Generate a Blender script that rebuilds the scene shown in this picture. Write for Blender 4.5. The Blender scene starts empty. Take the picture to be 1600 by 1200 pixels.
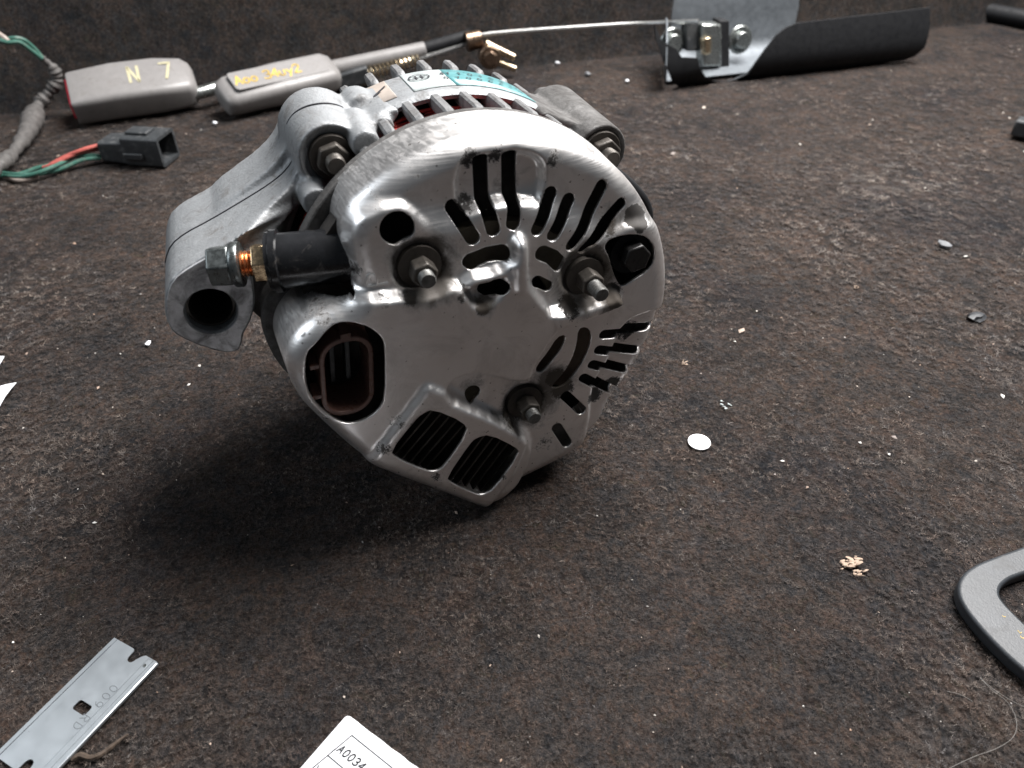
import bpy, bmesh, math, random
from mathutils.geometry import tessellate_polygon
import numpy as np
from mathutils import Vector, Matrix
random.seed(7); rng = np.random.default_rng(11)
scene = bpy.context.scene
COL = scene.collection
S = 0.001                                   # everything below is written in millimetres
R = math.radians

# ------------------------------------------------------------------ camera
CAM_H, PITCH, FPX = 198.0, R(39.5), 1150.0
cam = bpy.data.cameras.new('Camera'); camo = bpy.data.objects.new('Camera', cam)
COL.objects.link(camo); scene.camera = camo
camo.location = (0, 0, CAM_H * S); camo.rotation_euler = (R(90) - PITCH, 0, 0)
cam.sensor_width = 36; cam.lens = 36 * FPX / 1600
cam.clip_start = 0.005; cam.clip_end = 20
cam.dof.use_dof = True; cam.dof.focus_distance = 0.245; cam.dof.aperture_fstop = 16

# ------------------------------------------------------------------ world and lamps
world = bpy.data.worlds.new('World'); scene.world = world; world.use_nodes = True
bg = world.node_tree.nodes['Background']
bg.inputs[0].default_value = (0.80, 0.89, 1.0, 1); bg.inputs[1].default_value = 0.06
def area(name, loc, target, sx, sy, power, col):
    l = bpy.data.lights.new(name, 'AREA'); l.shape = 'RECTANGLE'; l.size = sx; l.size_y = sy
    l.energy = power; l.color = col
    o = bpy.data.objects.new(name, l); COL.objects.link(o); o.location = loc
    o.rotation_euler = (Vector(target) - Vector(loc)).to_track_quat('-Z', 'Y').to_euler()
    return o
area('doorway_light', (0.40, 0.62, 0.98), (0.08, 0.30, 0.0), 0.85, 0.62, 50, (1.0, 0.975, 0.955))
area('side_window_light', (-1.0, 0.05, 0.75), (0.0, 0.3, 0.05), 0.6, 0.6, 5.0, (0.86, 0.93, 1.0))
scene.view_settings.view_transform = 'Standard'; scene.view_settings.look = 'None'
scene.view_settings.exposure = 0.08; scene.view_settings.gamma = 1.0
scene.render.engine = 'CYCLES'

# ------------------------------------------------------------------ measuring helpers
cP, sP = math.cos(PITCH), math.sin(PITCH)
CPOS = np.array([0, 0, CAM_H])
def ray(px, py):
    a, b = (px - 800) / FPX, (py - 600) / FPX
    return np.array([a, cP - sP * b, -sP - cP * b])
def G(px, py, z=0.0):                       # point at height z (mm) seen at a picture position
    d = ray(px, py); return CPOS + d * ((z - CAM_H) / d[2])
def PL(px, py, p0, n):                      # point on a plane
    d = ray(px, py); return CPOS + d * (((np.asarray(p0) - CPOS) @ n) / (d @ n))
AX = np.array([-530 / FPX, cP + sP * 860 / FPX, -sP + cP * 860 / FPX]); AX /= np.linalg.norm(AX)
UX = np.array([AX[1], -AX[0], 0]); UX /= np.linalg.norm(UX); WX = np.cross(UX, AX)
ALT_O = G(757, 783) - AX * 6
def FA(px, py, a):                          # (u, w) on the alternator's rear plane a mm deep
    q = PL(px, py, ALT_O + AX * a, AX) - ALT_O
    return np.array([q @ UX, q @ WX])
CU, CW = 7.0, 69.5
def ANG(px, py, a):
    u, w = FA(px, py, a); return math.atan2(w - CW, u - CU)

# ------------------------------------------------------------------ mesh helpers
def tag(o, label=None, cat=None, group=None, kind=None):
    if label: o['label'] = label
    if cat: o['category'] = cat
    if group: o['group'] = group
    if kind: o['kind'] = kind
    return o
def empty(name, loc=(0, 0, 0), mat=None):
    o = bpy.data.objects.new(name, None); COL.objects.link(o); o.empty_display_size = 0.01
    if mat is not None: o.matrix_world = mat
    else: o.location = Vector([v * S for v in loc])
    return o
def mk(name, verts, faces, mat, parent=None, smooth=40, bevel=0, seg=2, mats=None):
    me = bpy.data.meshes.new(name)
    v = np.asarray(verts, dtype=float) * S
    me.from_pydata([tuple(p) for p in v], [], [tuple(int(i) for i in f) for f in faces])
    me.validate(); me.update()
    if smooth:
        me.polygons.foreach_set('use_smooth', [True] * len(me.polygons))
        me.set_sharp_from_angle(angle=R(smooth))
    o = bpy.data.objects.new(name, me); COL.objects.link(o)
    if mat: me.materials.append(mat)
    if parent: o.parent = parent
    if bevel:
        m = o.modifiers.new('bevel', 'BEVEL'); m.width = bevel * S; m.segments = seg
        m.limit_method = 'ANGLE'; m.angle_limit = R(35); m.harden_normals = False
    return o
class MB:
    def __init__(s): s.v = []; s.f = []
    def add(s, v, f):
        o = len(s.v); s.v += [tuple(map(float, p)) for p in v]; s.f += [tuple(i + o for i in q) for q in f]; return s
    def box(s, lo, hi, M=None):
        v = [(x, y, z) for x in (lo[0], hi[0]) for y in (lo[1], hi[1]) for z in (lo[2], hi[2])]
        if M is not None: v = [M(np.array(p)) for p in v]
        return s.add(v, [(0, 1, 3, 2), (4, 6, 7, 5), (0, 4, 5, 1), (2, 3, 7, 6), (0, 2, 6, 4), (1, 5, 7, 3)])
    def cyl(s, p0, p1, r0, r1=None, n=24, rot=0.0, caps=True):
        r1 = r0 if r1 is None else r1
        p0, p1 = np.asarray(p0, float), np.asarray(p1, float); d = p1 - p0; d = d / np.linalg.norm(d)
        t = np.array([0, 0, 1.0]) if abs(d[2]) < .9 else np.array([1.0, 0, 0])
        x = np.cross(d, t); x /= np.linalg.norm(x); y = np.cross(d, x)
        v = []
        for p, r in ((p0, r0), (p1, r1)):
            for k in range(n):
                a = 2 * math.pi * k / n + rot; v.append(p + r * (math.cos(a) * x + math.sin(a) * y))
        f = [(k, k + n, (k + 1) % n + n, (k + 1) % n) for k in range(n)]
        if caps: f += [tuple(range(n)), tuple(range(2 * n - 1, n - 1, -1))]
        return s.add(v, f)
    def lathe(s, prof, p0, d, n=48, closed=False):     # prof: (radius, distance along d)
        p0, d = np.asarray(p0, float), np.asarray(d, float); d = d / np.linalg.norm(d)
        t = np.array([0, 0, 1.0]) if abs(d[2]) < .9 else np.array([1.0, 0, 0])
        x = np.cross(d, t); x /= np.linalg.norm(x); y = np.cross(d, x)
        v = [p0 + d * h + r * (math.cos(2 * math.pi * k / n) * x + math.sin(2 * math.pi * k / n) * y) for r, h in prof for k in range(n)]
        m = len(prof); f = []
        for i in range(m if closed else m - 1):
            j = (i + 1) % m
            for k in range(n): f.append((i * n + k, j * n + k, j * n + (k + 1) % n, i * n + (k + 1) % n))
        if not closed: f += [tuple(range(n)), tuple(range(m * n - 1, (m - 1) * n - 1, -1))]
        return s.add(v, f)
    def tube(s, path, r, n=10):
        P = np.asarray(path, float); m = len(P)
        rr = np.broadcast_to(np.asarray(r, float), (m,))
        T = np.gradient(P, axis=0); T /= np.linalg.norm(T, axis=1)[:, None] + 1e-12
        x = np.cross(T[0], (0, 0, 1.0));
        if np.linalg.norm(x) < .1: x = np.cross(T[0], (1.0, 0, 0))
        x /= np.linalg.norm(x); v = []
        for i in range(m):
            x = x - T[i] * (x @ T[i]); x /= np.linalg.norm(x); y = np.cross(T[i], x)
            for k in range(n):
                a = 2 * math.pi * k / n; v.append(P[i] + rr[i] * (math.cos(a) * x + math.sin(a) * y))
        f = [(i * n + k, i * n + (k + 1) % n, (i + 1) * n + (k + 1) % n, (i + 1) * n + k) for i in range(m - 1) for k in range(n)]
        f += [tuple(range(n - 1, -1, -1)), tuple(range((m - 1) * n, m * n))]
        return s.add(v, f)
    def prism(s, poly, fn0, fn1):                       # poly 2D points, fn map to 3D
        n = len(poly); v = [fn0(p) for p in poly] + [fn1(p) for p in poly]
        f = [tuple(range(n)), tuple(range(2 * n - 1, n - 1, -1))] + [(k, k + n, (k + 1) % n + n, (k + 1) % n) for k in range(n)]
        return s.add(v, f)
    def o(s, name, mat, parent=None, **k): return mk(name, s.v, s.f, mat, parent, **k)
def spline(pts, n=8, closed=False):                     # Catmull-Rom
    P = [np.asarray(p, float) for p in pts]; m = len(P); out = []
    for i in range(m if closed else m - 1):
        g = (lambda k: P[k % m]) if closed else (lambda k: P[min(max(k, 0), m - 1)])
        a, b, c, d = g(i - 1), g(i), g(i + 1), g(i + 2)
        for t in np.linspace(0, 1, n, endpoint=False):
            out.append(.5 * (2 * b + (c - a) * t + (2 * a - 5 * b + 4 * c - d) * t * t + (3 * b - a - 3 * c + d) * t ** 3))
    if not closed: out.append(P[-1])
    return out
def chaikin(pts, it=2):
    P = np.asarray(pts, float)
    for _ in range(it):
        Q = np.roll(P, -1, 0); P = np.stack([.75 * P + .25 * Q, .25 * P + .75 * Q], 1).reshape(-1, 2)
    return P
# single-stroke lettering, unit box 0.6 x 1
def arc(cx, cy, rx, ry, a0, a1, n=10): return [(cx + rx * math.cos(R(a0 + (a1 - a0) * t / n)), cy + ry * math.sin(R(a0 + (a1 - a0) * t / n))) for t in range(n + 1)]
GL = {
 '0': [arc(.3, .5, .28, .5, 0, 360, 16)], 'O': [arc(.3, .5, .3, .5, 0, 360, 16)], 'o': [arc(.3, .3, .25, .3, 0, 360, 12)],
 '9': [arc(.3, .68, .27, .32, 0, 360, 14), [(.57, .68), (.5, .25), (.25, 0)]],
 'R': [[(.05, 0), (.05, 1), (.3, 1)] + arc(.3, .76, .27, .24, 90, -90, 8) + [(.05, .52)], [(.3, .52), (.58, 0)]],
 'D': [[(.05, 0), (.05, 1), (.2, 1)] + arc(.2, .5, .38, .5, 90, -90, 10) + [(.05, 0)]],
 'A': [[(0, 0), (.3, 1), (.6, 0)], [(.1, .35), (.5, .35)]],
 '3': [arc(.27, .74, .27, .26, 150, -90, 10) + arc(.27, .25, .31, .25, 90, -150, 10)],
 '4': [[(.45, 0), (.45, 1), (0, .3), (.6, .3)]],
 'B': [[(.05, 0), (.05, 1), (.3, 1)] + arc(.3, .76, .24, .24, 90, -90, 8) + [(.05, .52)], [(.3, .52)] + arc(.3, .26, .29, .26, 90, -90, 8) + [(.05, 0)]],
 'H': [[(.05, 0), (.05, 1)], [(.55, 0), (.55, 1)], [(.05, .5), (.55, .5)]],
 'N': [[(.05, 0), (.05, 1), (.5, 0), (.55, 1)]],
 '7': [[(.05, 1), (.58, 1), (.25, 0)]], '2': [arc(.28, .72, .26, .28, 160, -20, 8) + [(.02, 0), (.6, 0)]],
 'u': [[(.05, .6), (.05, .15)] + arc(.27, .18, .22, .18, 180, 360, 6) + [(.5, .6)]], 'y': [[(.05, .6), (.3, .1)], [(.55, .6), (.15, -.3)]],
 'p': [[(.05, -.3), (.05, .6)], arc(.27, .32, .22, .28, 0, 360, 10)], 'Y': [[(0, 1), (.3, .5), (.6, 1)], [(.3, .5), (.3, 0)]],
 '1': [[(.1, .8), (.3, 1), (.3, 0)]], '6': [arc(.3, .32, .27, .32, 0, 360, 14), [(.03, .32), (.1, .75), (.35, 1)]],
 '5': [[(.55, 1), (.08, 1), (.05, .58)] + arc(.27, .3, .3, .3, 120, -140, 10)], '-': [[(.1, .5), (.5, .5)]], 'T': [[(0, 1), (.6, 1)], [(.3, 1), (.3, 0)]],
 ' ': []}
def strokes(text, h, adv=.85):
    out = []; x = 0
    for ch in text:
        for pl in GL[ch]: out.append([((x + a) * h, b * h) for a, b in pl])
        x += adv if ch != ' ' else adv * .8
    return out, x * h
def ribbons(mb, polylines, wd, fn):          # flat print: quads along each stroke, fn maps 2D -> 3D
    for pl in polylines:
        for (x0, y0), (x1, y1) in zip(pl[:-1], pl[1:]):
            d = np.array([x1 - x0, y1 - y0]); L = np.linalg.norm(d)
            if L < 1e-6: continue
            d /= L; nrm = np.array([-d[1], d[0]]) * wd / 2; e = d * wd * .3
            a, b = np.array([x0, y0]) - e, np.array([x1, y1]) + e
            mb.add([fn(a + nrm), fn(a - nrm), fn(b - nrm), fn(b + nrm)], [(0, 1, 2, 3)])

# ------------------------------------------------------------------ materials
def newmat(name):
    m = bpy.data.materials.new(name); m.use_nodes = True
    nt = m.node_tree; return m, nt, nt.nodes['Principled BSDF']
def tex(nt, scale, detail=4, rough=.6, dist=0.0, coord='Object', vec=None):
    n = nt.nodes.new('ShaderNodeTexNoise'); n.inputs['Scale'].default_value = scale
    n.inputs['Detail'].default_value = detail; n.inputs['Roughness'].default_value = rough; n.inputs['Distortion'].default_value = dist
    if vec is None:
        tc = nt.nodes.new('ShaderNodeTexCoord'); vec = tc.outputs[coord]
    nt.links.new(vec, n.inputs['Vector']); return n.outputs['Fac']
def ramp(nt, fac, stops):
    r = nt.nodes.new('ShaderNodeValToRGB'); e = r.color_ramp.elements
    while len(e) < len(stops): e.new(.5)
    for k, (p, c) in enumerate(stops):
        e[k].position = p; e[k].color = (c if len(c) == 4 else (*c, 1)) if hasattr(c, '__len__') else (c, c, c, 1)
    nt.links.new(fac, r.inputs[0]); return r.outputs[0]
def mix(nt, fac, a, b, mode='MIX'):
    m = nt.nodes.new('ShaderNodeMix'); m.data_type = 'RGBA'; m.blend_type = mode
    for sock, val in ((m.inputs[0], fac), (m.inputs[6], a), (m.inputs[7], b)):
        if hasattr(val, 'is_output'): nt.links.new(val, sock)
        elif hasattr(val, '__len__'): sock.default_value = (*val, 1) if len(val) == 3 else val
        else: sock.default_value = val
    return m.outputs[2]
def bump(nt, bsdf, h, strength, dist):
    b = nt.nodes.new('ShaderNodeBump'); b.inputs['Strength'].default_value = strength; b.inputs['Distance'].default_value = dist
    nt.links.new(h, b.inputs['Height']); nt.links.new(b.outputs[0], bsdf.inputs['Normal'])
def simple(name, col, metal=0.0, rough=.5, var=.25, scale=400, bs=.15, bd=.0002, bscale=900, dirt=None, dirtamt=.5, rvar=.15, spec=None):
    m, nt, b = newmat(name)
    n1 = tex(nt, scale, 5, .65)
    c = ramp(nt, n1, [(.25, tuple(x * (1 - var) for x in col)), (.75, tuple(min(1, x * (1 + var)) for x in col))])
    if dirt is not None:
        n2 = tex(nt, scale * .55, 6, .72, .6)
        f = ramp(nt, n2, [(max(0, .62 - .3 * dirtamt), 0.0), (.80 - .15 * dirtamt, 1.0)])
        c = mix(nt, f, c, dirt)
        rr = ramp(nt, f, [(0, rough), (1, min(1, rough + .3))])
        nt.links.new(rr, b.inputs['Roughness'])
        mm = ramp(nt, f, [(0, metal), (1, metal * .2)]); nt.links.new(mm, b.inputs['Metallic'])
    else:
        b.inputs['Metallic'].default_value = metal
        rr = ramp(nt, tex(nt, scale * 1.7, 4), [(.3, max(0.02, rough - rvar)), (.7, min(1, rough + rvar))]); nt.links.new(rr, b.inputs['Roughness'])
    nt.links.new(c, b.inputs['Base Color'])
    if spec is not None: b.inputs['Specular IOR Level'].default_value = spec
    if bs: bump(nt, b, tex(nt, bscale, 5, .6), bs, bd)
    return m

def carpet_mat(name, tint=(1, 1, 1)):
    m, nt, b = newmat(name)
    big = tex(nt, 9, 5, .6, .5); mid = tex(nt, 45, 6, .7, .4); clump = tex(nt, 330, 4, .7, .6); fine = tex(nt, 900, 4, .75); grain = tex(nt, 1700, 3, .7)
    c1 = ramp(nt, mid, [(.30, (.019, .0187, .0196)), (.45, (.028, .0258, .0250)), (.58, (.041, .0345, .0320)), (.72, (.032, .0313, .0322))])  # base painted darker than the pile, so gaps between tufts read as shaded pits
    c2 = ramp(nt, big, [(.30, (.62, .66, .74)), (.50, (1.0, .96, .93)), (.70, (1.35, 1.24, 1.16))])
    c = mix(nt, 1.0, c1, c2, 'MULTIPLY')
    # tinted wisps: rust, slate, olive
    hue = tex(nt, 170, 5, .7, .8)
    t = ramp(nt, hue, [(.36, (.86, .96, 1.08)), (.48, (1, 1, 1)), (.58, (1.13, .97, .90)), (.68, (.98, 1.03, .88))])
    c = mix(nt, 1.0, c, t, 'MULTIPLY')
    c = mix(nt, 1.0, c, ramp(nt, clump, [(.34, (.58, .58, .59)), (.5, (1, 1, 1)), (.66, (1.4, 1.36, 1.32))]), 'MULTIPLY')
    c = mix(nt, 1.0, c, ramp(nt, fine, [(.34, (.45, .45, .46)), (.5, (1, 1, 1)), (.66, (1.75, 1.68, 1.6))]), 'MULTIPLY')
    c = mix(nt, ramp(nt, grain, [(.62, 0.0), (.74, .55)]), c, (.20, .17, .15))
    # pale dusty spots with a shape of their own
    c = mix(nt, ramp(nt, tex(nt, 16, 7, .75, 1.2), [(.63, 0.0), (.74, .35)]), c, (.12, .108, .10))
    at = nt.nodes.new('ShaderNodeAttribute'); at.attribute_name = 'stain'; sn_ = tex(nt, 110, 6, .75, .6)
    def edge(gain, lo, hi, top):
        ad = nt.nodes.new('ShaderNodeMath'); ad.operation = 'MULTIPLY_ADD'; ad.inputs[1].default_value = gain
        nt.links.new(at.outputs['Fac'], ad.inputs[0]); nt.links.new(sn_, ad.inputs[2]); return ramp(nt, ad.outputs[0], [(lo, 0.0), (hi, top)])
    c = mix(nt, edge(.4, .66, .92, .6), c, (.13, .115, .105)); c = mix(nt, edge(-.4, .66, .92, .75), c, (.016, .017, .020))
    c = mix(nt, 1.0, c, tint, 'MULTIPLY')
    nt.links.new(c, b.inputs['Base Color']); b.inputs['Roughness'].default_value = .95
    b.inputs['Specular IOR Level'].default_value = .10
    bump(nt, b, mix(nt, .5, clump, fine), 1.0, .0030)
    return m
M_CARPET = carpet_mat('dirty_felt_carpet')
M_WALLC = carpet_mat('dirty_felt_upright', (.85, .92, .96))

def fibre_mat():
    m, nt, b = newmat('felt_fibre')
    at = nt.nodes.new('ShaderNodeAttribute'); at.attribute_name = 'tone'
    c = ramp(nt, at.outputs['Fac'], [(0, (.013, .013, .014)), (.25, (.030, .0285, .0285)), (.45, (.050, .0430, .0400)), (.62, (.084, .0665, .0580)), (.80, (.112, .093, .081)), (1, (.26, .23, .205))])
    t = ramp(nt, tex(nt, 75, 5, .7, .6), [(.36, (.88, .96, 1.07)), (.5, (1, 1, 1)), (.62, (1.09, .98, .93))])
    c = mix(nt, 1.0, c, t, 'MULTIPLY')
    nt.links.new(c, b.inputs['Base Color']); b.inputs['Roughness'].default_value = .8; b.inputs['Specular IOR Level'].default_value = .2
    return m
M_FIBRE = fibre_mat()

def cover_mat():
    m, nt, b = newmat('stamped_aluminium')
    n1 = tex(nt, 120, 4, .55); fine = tex(nt, 1400, 4, .6)
    c = ramp(nt, n1, [(.25, (.84, .825, .815)), (.75, (.93, .915, .905))])
    f1 = ramp(nt, tex(nt, 60, 7, .75, .9), [(.48, 0.0), (.74, .65)])          # thin oily film
    c = mix(nt, f1, c, (.47, .44, .42))
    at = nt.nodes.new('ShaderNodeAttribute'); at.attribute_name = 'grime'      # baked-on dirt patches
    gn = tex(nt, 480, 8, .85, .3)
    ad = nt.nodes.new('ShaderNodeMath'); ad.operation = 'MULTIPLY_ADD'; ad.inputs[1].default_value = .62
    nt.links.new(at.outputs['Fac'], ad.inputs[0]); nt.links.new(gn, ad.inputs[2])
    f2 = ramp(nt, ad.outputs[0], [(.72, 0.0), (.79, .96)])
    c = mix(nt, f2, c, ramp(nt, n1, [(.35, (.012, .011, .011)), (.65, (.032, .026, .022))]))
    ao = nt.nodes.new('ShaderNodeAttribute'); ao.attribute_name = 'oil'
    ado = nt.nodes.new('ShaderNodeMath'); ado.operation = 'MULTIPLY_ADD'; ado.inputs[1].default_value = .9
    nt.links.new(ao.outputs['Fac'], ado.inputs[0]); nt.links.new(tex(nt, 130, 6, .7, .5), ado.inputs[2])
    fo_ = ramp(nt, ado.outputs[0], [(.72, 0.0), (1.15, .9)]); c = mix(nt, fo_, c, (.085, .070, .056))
    # scattered pin-prick specks
    f3 = ramp(nt, tex(nt, 700, 2, .5), [(.70, 0.0), (.74, .8)]); c = mix(nt, f3, c, (.10, .085, .075))
    mp = nt.nodes.new('ShaderNodeMapping'); tc = nt.nodes.new('ShaderNodeTexCoord'); nt.links.new(tc.outputs['Object'], mp.inputs[0])
    mp.inputs['Rotation'].default_value = (0, .6, 0); mp.inputs['Scale'].default_value = (60, 200, 2600)
    scr = tex(nt, 1.0, 3, .6, 0, vec=mp.outputs[0])
    nt.links.new(c, b.inputs['Base Color'])
    r = ramp(nt, n1, [(.3, .30), (.7, .38)]); r = mix(nt, ramp(nt, scr, [(.45, 0.0), (.6, .5)]), r, (.52, .52, .52)); r = mix(nt, f1, r, (.58, .58, .58)); r = mix(nt, fo_, r, (.5, .5, .5)); r = mix(nt, f2, r, (.8, .8, .8)); nt.links.new(r, b.inputs['Roughness'])
    mx_ = nt.nodes.new('ShaderNodeMath'); mx_.operation = 'MAXIMUM'; nt.links.new(f2, mx_.inputs[0]); nt.links.new(fo_, mx_.inputs[1]); mt = ramp(nt, mx_.outputs[0], [(0, .95), (1, .15)]); nt.links.new(mt, b.inputs['Metallic'])
    bump(nt, b, mix(nt, .35, fine, scr), .09, .0002)
    return m
M_COVER = cover_mat()
M_CAST = simple('cast_aluminium', (.255, .265, .275), .35, .50, .16, 300, .45, .0005, 1300, dirt=(.075, .068, .062), dirtamt=.40)
M_CASTDIRT = simple('oily_cast_aluminium', (.105, .102, .10), .3, .6, .4, 260, .5, .0005, 900, dirt=(.03, .027, .025), dirtamt=.8)
M_CASTFACE = simple('machined_ear_face', (.56, .565, .58), .75, .50, .18, 260, .5, .0004, 800, dirt=(.14, .13, .125), dirtamt=.55)
M_RIB = simple('grimy_rib', (.17, .172, .176), .3, .55, .25, 350, .5, .0005, 1200, dirt=(.05, .045, .042), dirtamt=.6)
M_BLACKIN = simple('shade_black_inside', (.020, .017, .015), .0, .8, .4, 300, .3, .0004)  # near-black so slots, windows and socket show dark: shade put into the colour
M_COPPER = simple('lacquered_copper', (.50, .06, .05), .5, .35, .25, 700, 0)
M_STEELDK = simple('oily_steel', (.075, .068, .060), .6, .42, .35, 500, .3, .0003, 1200, dirt=(.05, .04, .033), dirtamt=.7)
M_ZINC = simple('zinc_steel', (.36, .38, .37), .9, .28, .2, 500, .1, .0002)
M_ZINCDK = simple('dark_zinc', (.16, .175, .175), .85, .33, .3, 400, .15, .0002)
M_STUD = simple('dull_stud', (.14, .14, .135), .7, .48, .4, 600, .3, .0003, 1500, dirt=(.04, .035, .03), dirtamt=.6)
M_BRASS = simple('yellow_zinc', (.62, .47, .30), .95, .22, .2, 500, .08, .0002)
M_COPPERBOLT = simple('copper_thread', (.75, .34, .17), .95, .28, .2, 600, .05, .0002)
M_BLACKPL = simple('black_phenolic', (.013, .0135, .015), .0, .20, .3, 250, .12, .0003, 700, dirt=(.085, .078, .072), dirtamt=.22)
M_BROWNPL = simple('brown_plastic', (.145, .078, .062), .0, .36, .2, 300, .1, .0002)
M_LABELW = simple('white_label', (.36, .40, .40), .0, .4, .08, 200, 0)
M_LABELT = simple('teal_label', (.085, .235, .25), .0, .4, .12, 200, 0)
M_TAPE = simple('tan_tape', (.32, .275, .24), .0, .6, .15, 300, .1, .0002)
M_INK = simple('ink', (.02, .02, .025), .0, .6, .1, 300, 0)
M_GREYPL = simple('grey_plastic', (.195, .187, .183), .0, .42, .10, 200, .15, .0002, 1500, dirt=(.13, .12, .11), dirtamt=.22)
M_GREYPLD = simple('slate_plastic', (.026, .030, .035), .0, .45, .25, 160, .3, .0003, 1500, dirt=(.075, .074, .074), dirtamt=.25)
M_RED = simple('red_plastic', (.62, .015, .045), .0, .35, .05, 300, 0)
M_YELLOW = simple('yellow_marker', (.52, .35, .06), .0, .6, .35, 700, 0)
M_YELLOWF = simple('faded_marker', (.40, .37, .24), .0, .6, .3, 700, 0)
M_SPRING = simple('bronze_steel', (.55, .45, .31), .95, .25, .2, 500, 0)
M_BRONZE = simple('dark_bronze_steel', (.20, .14, .10), .9, .3, .3, 400, .1, .0003)
M_CABLE = simple('steel_cable', (.50, .50, .49), .9, .3, .25, 900, .2, .0002, 2500)
M_STEELGREY = simple('galvanised_sheet', (.15, .165, .18), .5, .55, .12, 120, .08, .0003, 500)
M_BLACKPAINT = simple('black_paint', (.010, .0105, .012), .0, .62, .2, 150, .12, .0003, 900, spec=.25)
M_PLUG = simple('dusty_black_plastic', (.030, .033, .036), .0, .5, .3, 250, .2, .0003, 900, dirt=(.14, .14, .14), dirtamt=.25)
M_TAPEBLK = simple('dusty_harness_tape', (.075, .070, .067), .0, .65, .5, 300, .7, .0005, 800)
M_WG = simple('green_wire', (.035, .11, .085), .0, .45, .3, 500, .1, .0002, dirt=(.14, .16, .13), dirtamt=.3)
M_WR = simple('red_wire', (.36, .085, .07), .0, .45, .3, 500, .1, .0002)
M_WP = simple('pale_wire', (.30, .25, .22), .0, .5, .3, 500, .1, .0002)
M_BLADE = simple('blade_steel', (.60, .645, .68), .9, .40, .03, 120, .06, .0001, 2500, rvar=.03)
M_BLADEEDGE = simple('ground_steel', (.35, .38, .42), .95, .2, .1, 200, 0)
M_ENGR = simple('engraving', (.22, .24, .26), .6, .5, .1, 500, 0)
M_PAPER = simple('white_paper', (.74, .75, .78), .0, .75, .03, 200, .1, .0001, 1500)
M_DISC = simple('white_disc', (.92, .92, .94), .0, .6, .02, 300, 0)
M_TAN = simple('dry_shred', (.33, .245, .185), .0, .8, .3, 600, .4, .0004)
M_BROWN = simple('dry_bark', (.06, .042, .030), .0, .85, .4, 500, .5, .0005)
M_CHIP = simple('black_chip', (.03, .032, .036), .0, .5, .4, 400, .4, .0004)
M_SPECK = None
def speck_mat():
    m, nt, b = newmat('crumbs'); g = nt.nodes.new('ShaderNodeNewGeometry')
    c = ramp(nt, g.outputs['Random Per Island'], [(0, (.70, .69, .66)), (.2, (.40, .36, .32)), (.5, (.30, .19, .13)), (.75, (.20, .19, .19)), (.9, (.34, .31, .28)), (1, (.85, .84, .80))])
    nt.links.new(c, b.inputs['Base Color']); b.inputs['Roughness'].default_value = .7; return m
M_SPECK = speck_mat()
M_HAIR = simple('pale_hair', (.20, .19, .18), .0, .5, .1, 500, 0)
M_PEBBLE = simple('pebble', (.15, .155, .165), .0, .7, .4, 500, .5, .0005)

# ------------------------------------------------------------------ the setting
S0, S1 = G(0, 180), G(1025, 85)
sd = (S1 - S0) / np.linalg.norm(S1 - S0); sn = np.array([-sd[1], sd[0], 0])       # seam direction, pointing away
def seam(t, k=0.0, z=0.0): return S0 + sd * t + sn * k + np.array([0, 0, z])
def WL(px, py, k): return PL(px, py, S0 - sn * k, sn)      # point k mm in front of the upright
STAINS = [(1130, 1088, 7, .9), (350, 852, 7, .55), (275, 948, 8, .5), (1342, 936, 6, .6), (1432, 716, 7, .6), (1010, 840, 9, .35), (700, 960, 10, .3), (1260, 520, 16, .25), (1420, 300, 22, .35), (1250, 250, 30, .3), (1180, 462, 12, -.9), (1365, 800, 9, -.7), (1130, 660, 12, -.6), (160, 560, 16, -.5), (420, 1000, 14, -.6), (900, 1010, 14, -.5), (1240, 1100, 9, -.7), (780, 860, 20, -.4), (1500, 650, 14, -.5), (60, 740, 14, -.4)]
def stain_at(P):
    v = np.zeros(len(P))
    for px_, py_, r_, v_ in STAINS:
        q_ = G(px_, py_); v += v_ * np.exp(-((P - q_[:2]) ** 2).sum(1) / (2 * (r_ * max(.6, q_[1] / 200) * .8) ** 2))
    return v
# floor: from behind the camera up to the seam, gently uneven
nx = 90
TS = np.linspace(-600, 1500, nx)
fx, fy = 340, 210
T2, K2 = np.meshgrid(np.linspace(-600, 1500, fx), np.linspace(-1250, 0, fy))
FVX = S0[0] + sd[0] * T2 + sn[0] * K2; FVY = S0[1] + sd[1] * T2 + sn[1] * K2
ee = np.clip(-K2 / 60, 0, 1)
FVZ = ee * (.5 * (np.sin(FVX * .021 + 1) * np.cos(FVY * .017) - 1) + .35 * np.sin(FVX * .11 + 2 * np.sin(FVY * .05)) * np.sin(FVY * .09))
FVZ = np.where(np.hypot(FVX, FVY - 210) < 130, FVZ * .2, FVZ)
fv = np.stack([FVX.ravel(), FVY.ravel(), FVZ.ravel()], 1)
ii = np.arange(fx * fy).reshape(fy, fx); ff = np.stack([ii[:-1, :-1].ravel(), ii[:-1, 1:].ravel(), ii[1:, 1:].ravel(), ii[1:, :-1].ravel()], 1)
floor = mk('carpet_floor', fv, ff, M_CARPET); stain = stain_at(fv[:, :2])
sa = floor.data.attributes.new('stain', 'FLOAT', 'POINT'); sa.data.foreach_set('value', stain.astype(np.float32))
tag(floor, 'dirty dark brown felt carpet covering the flat surface', 'carpet', kind='structure')
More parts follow.
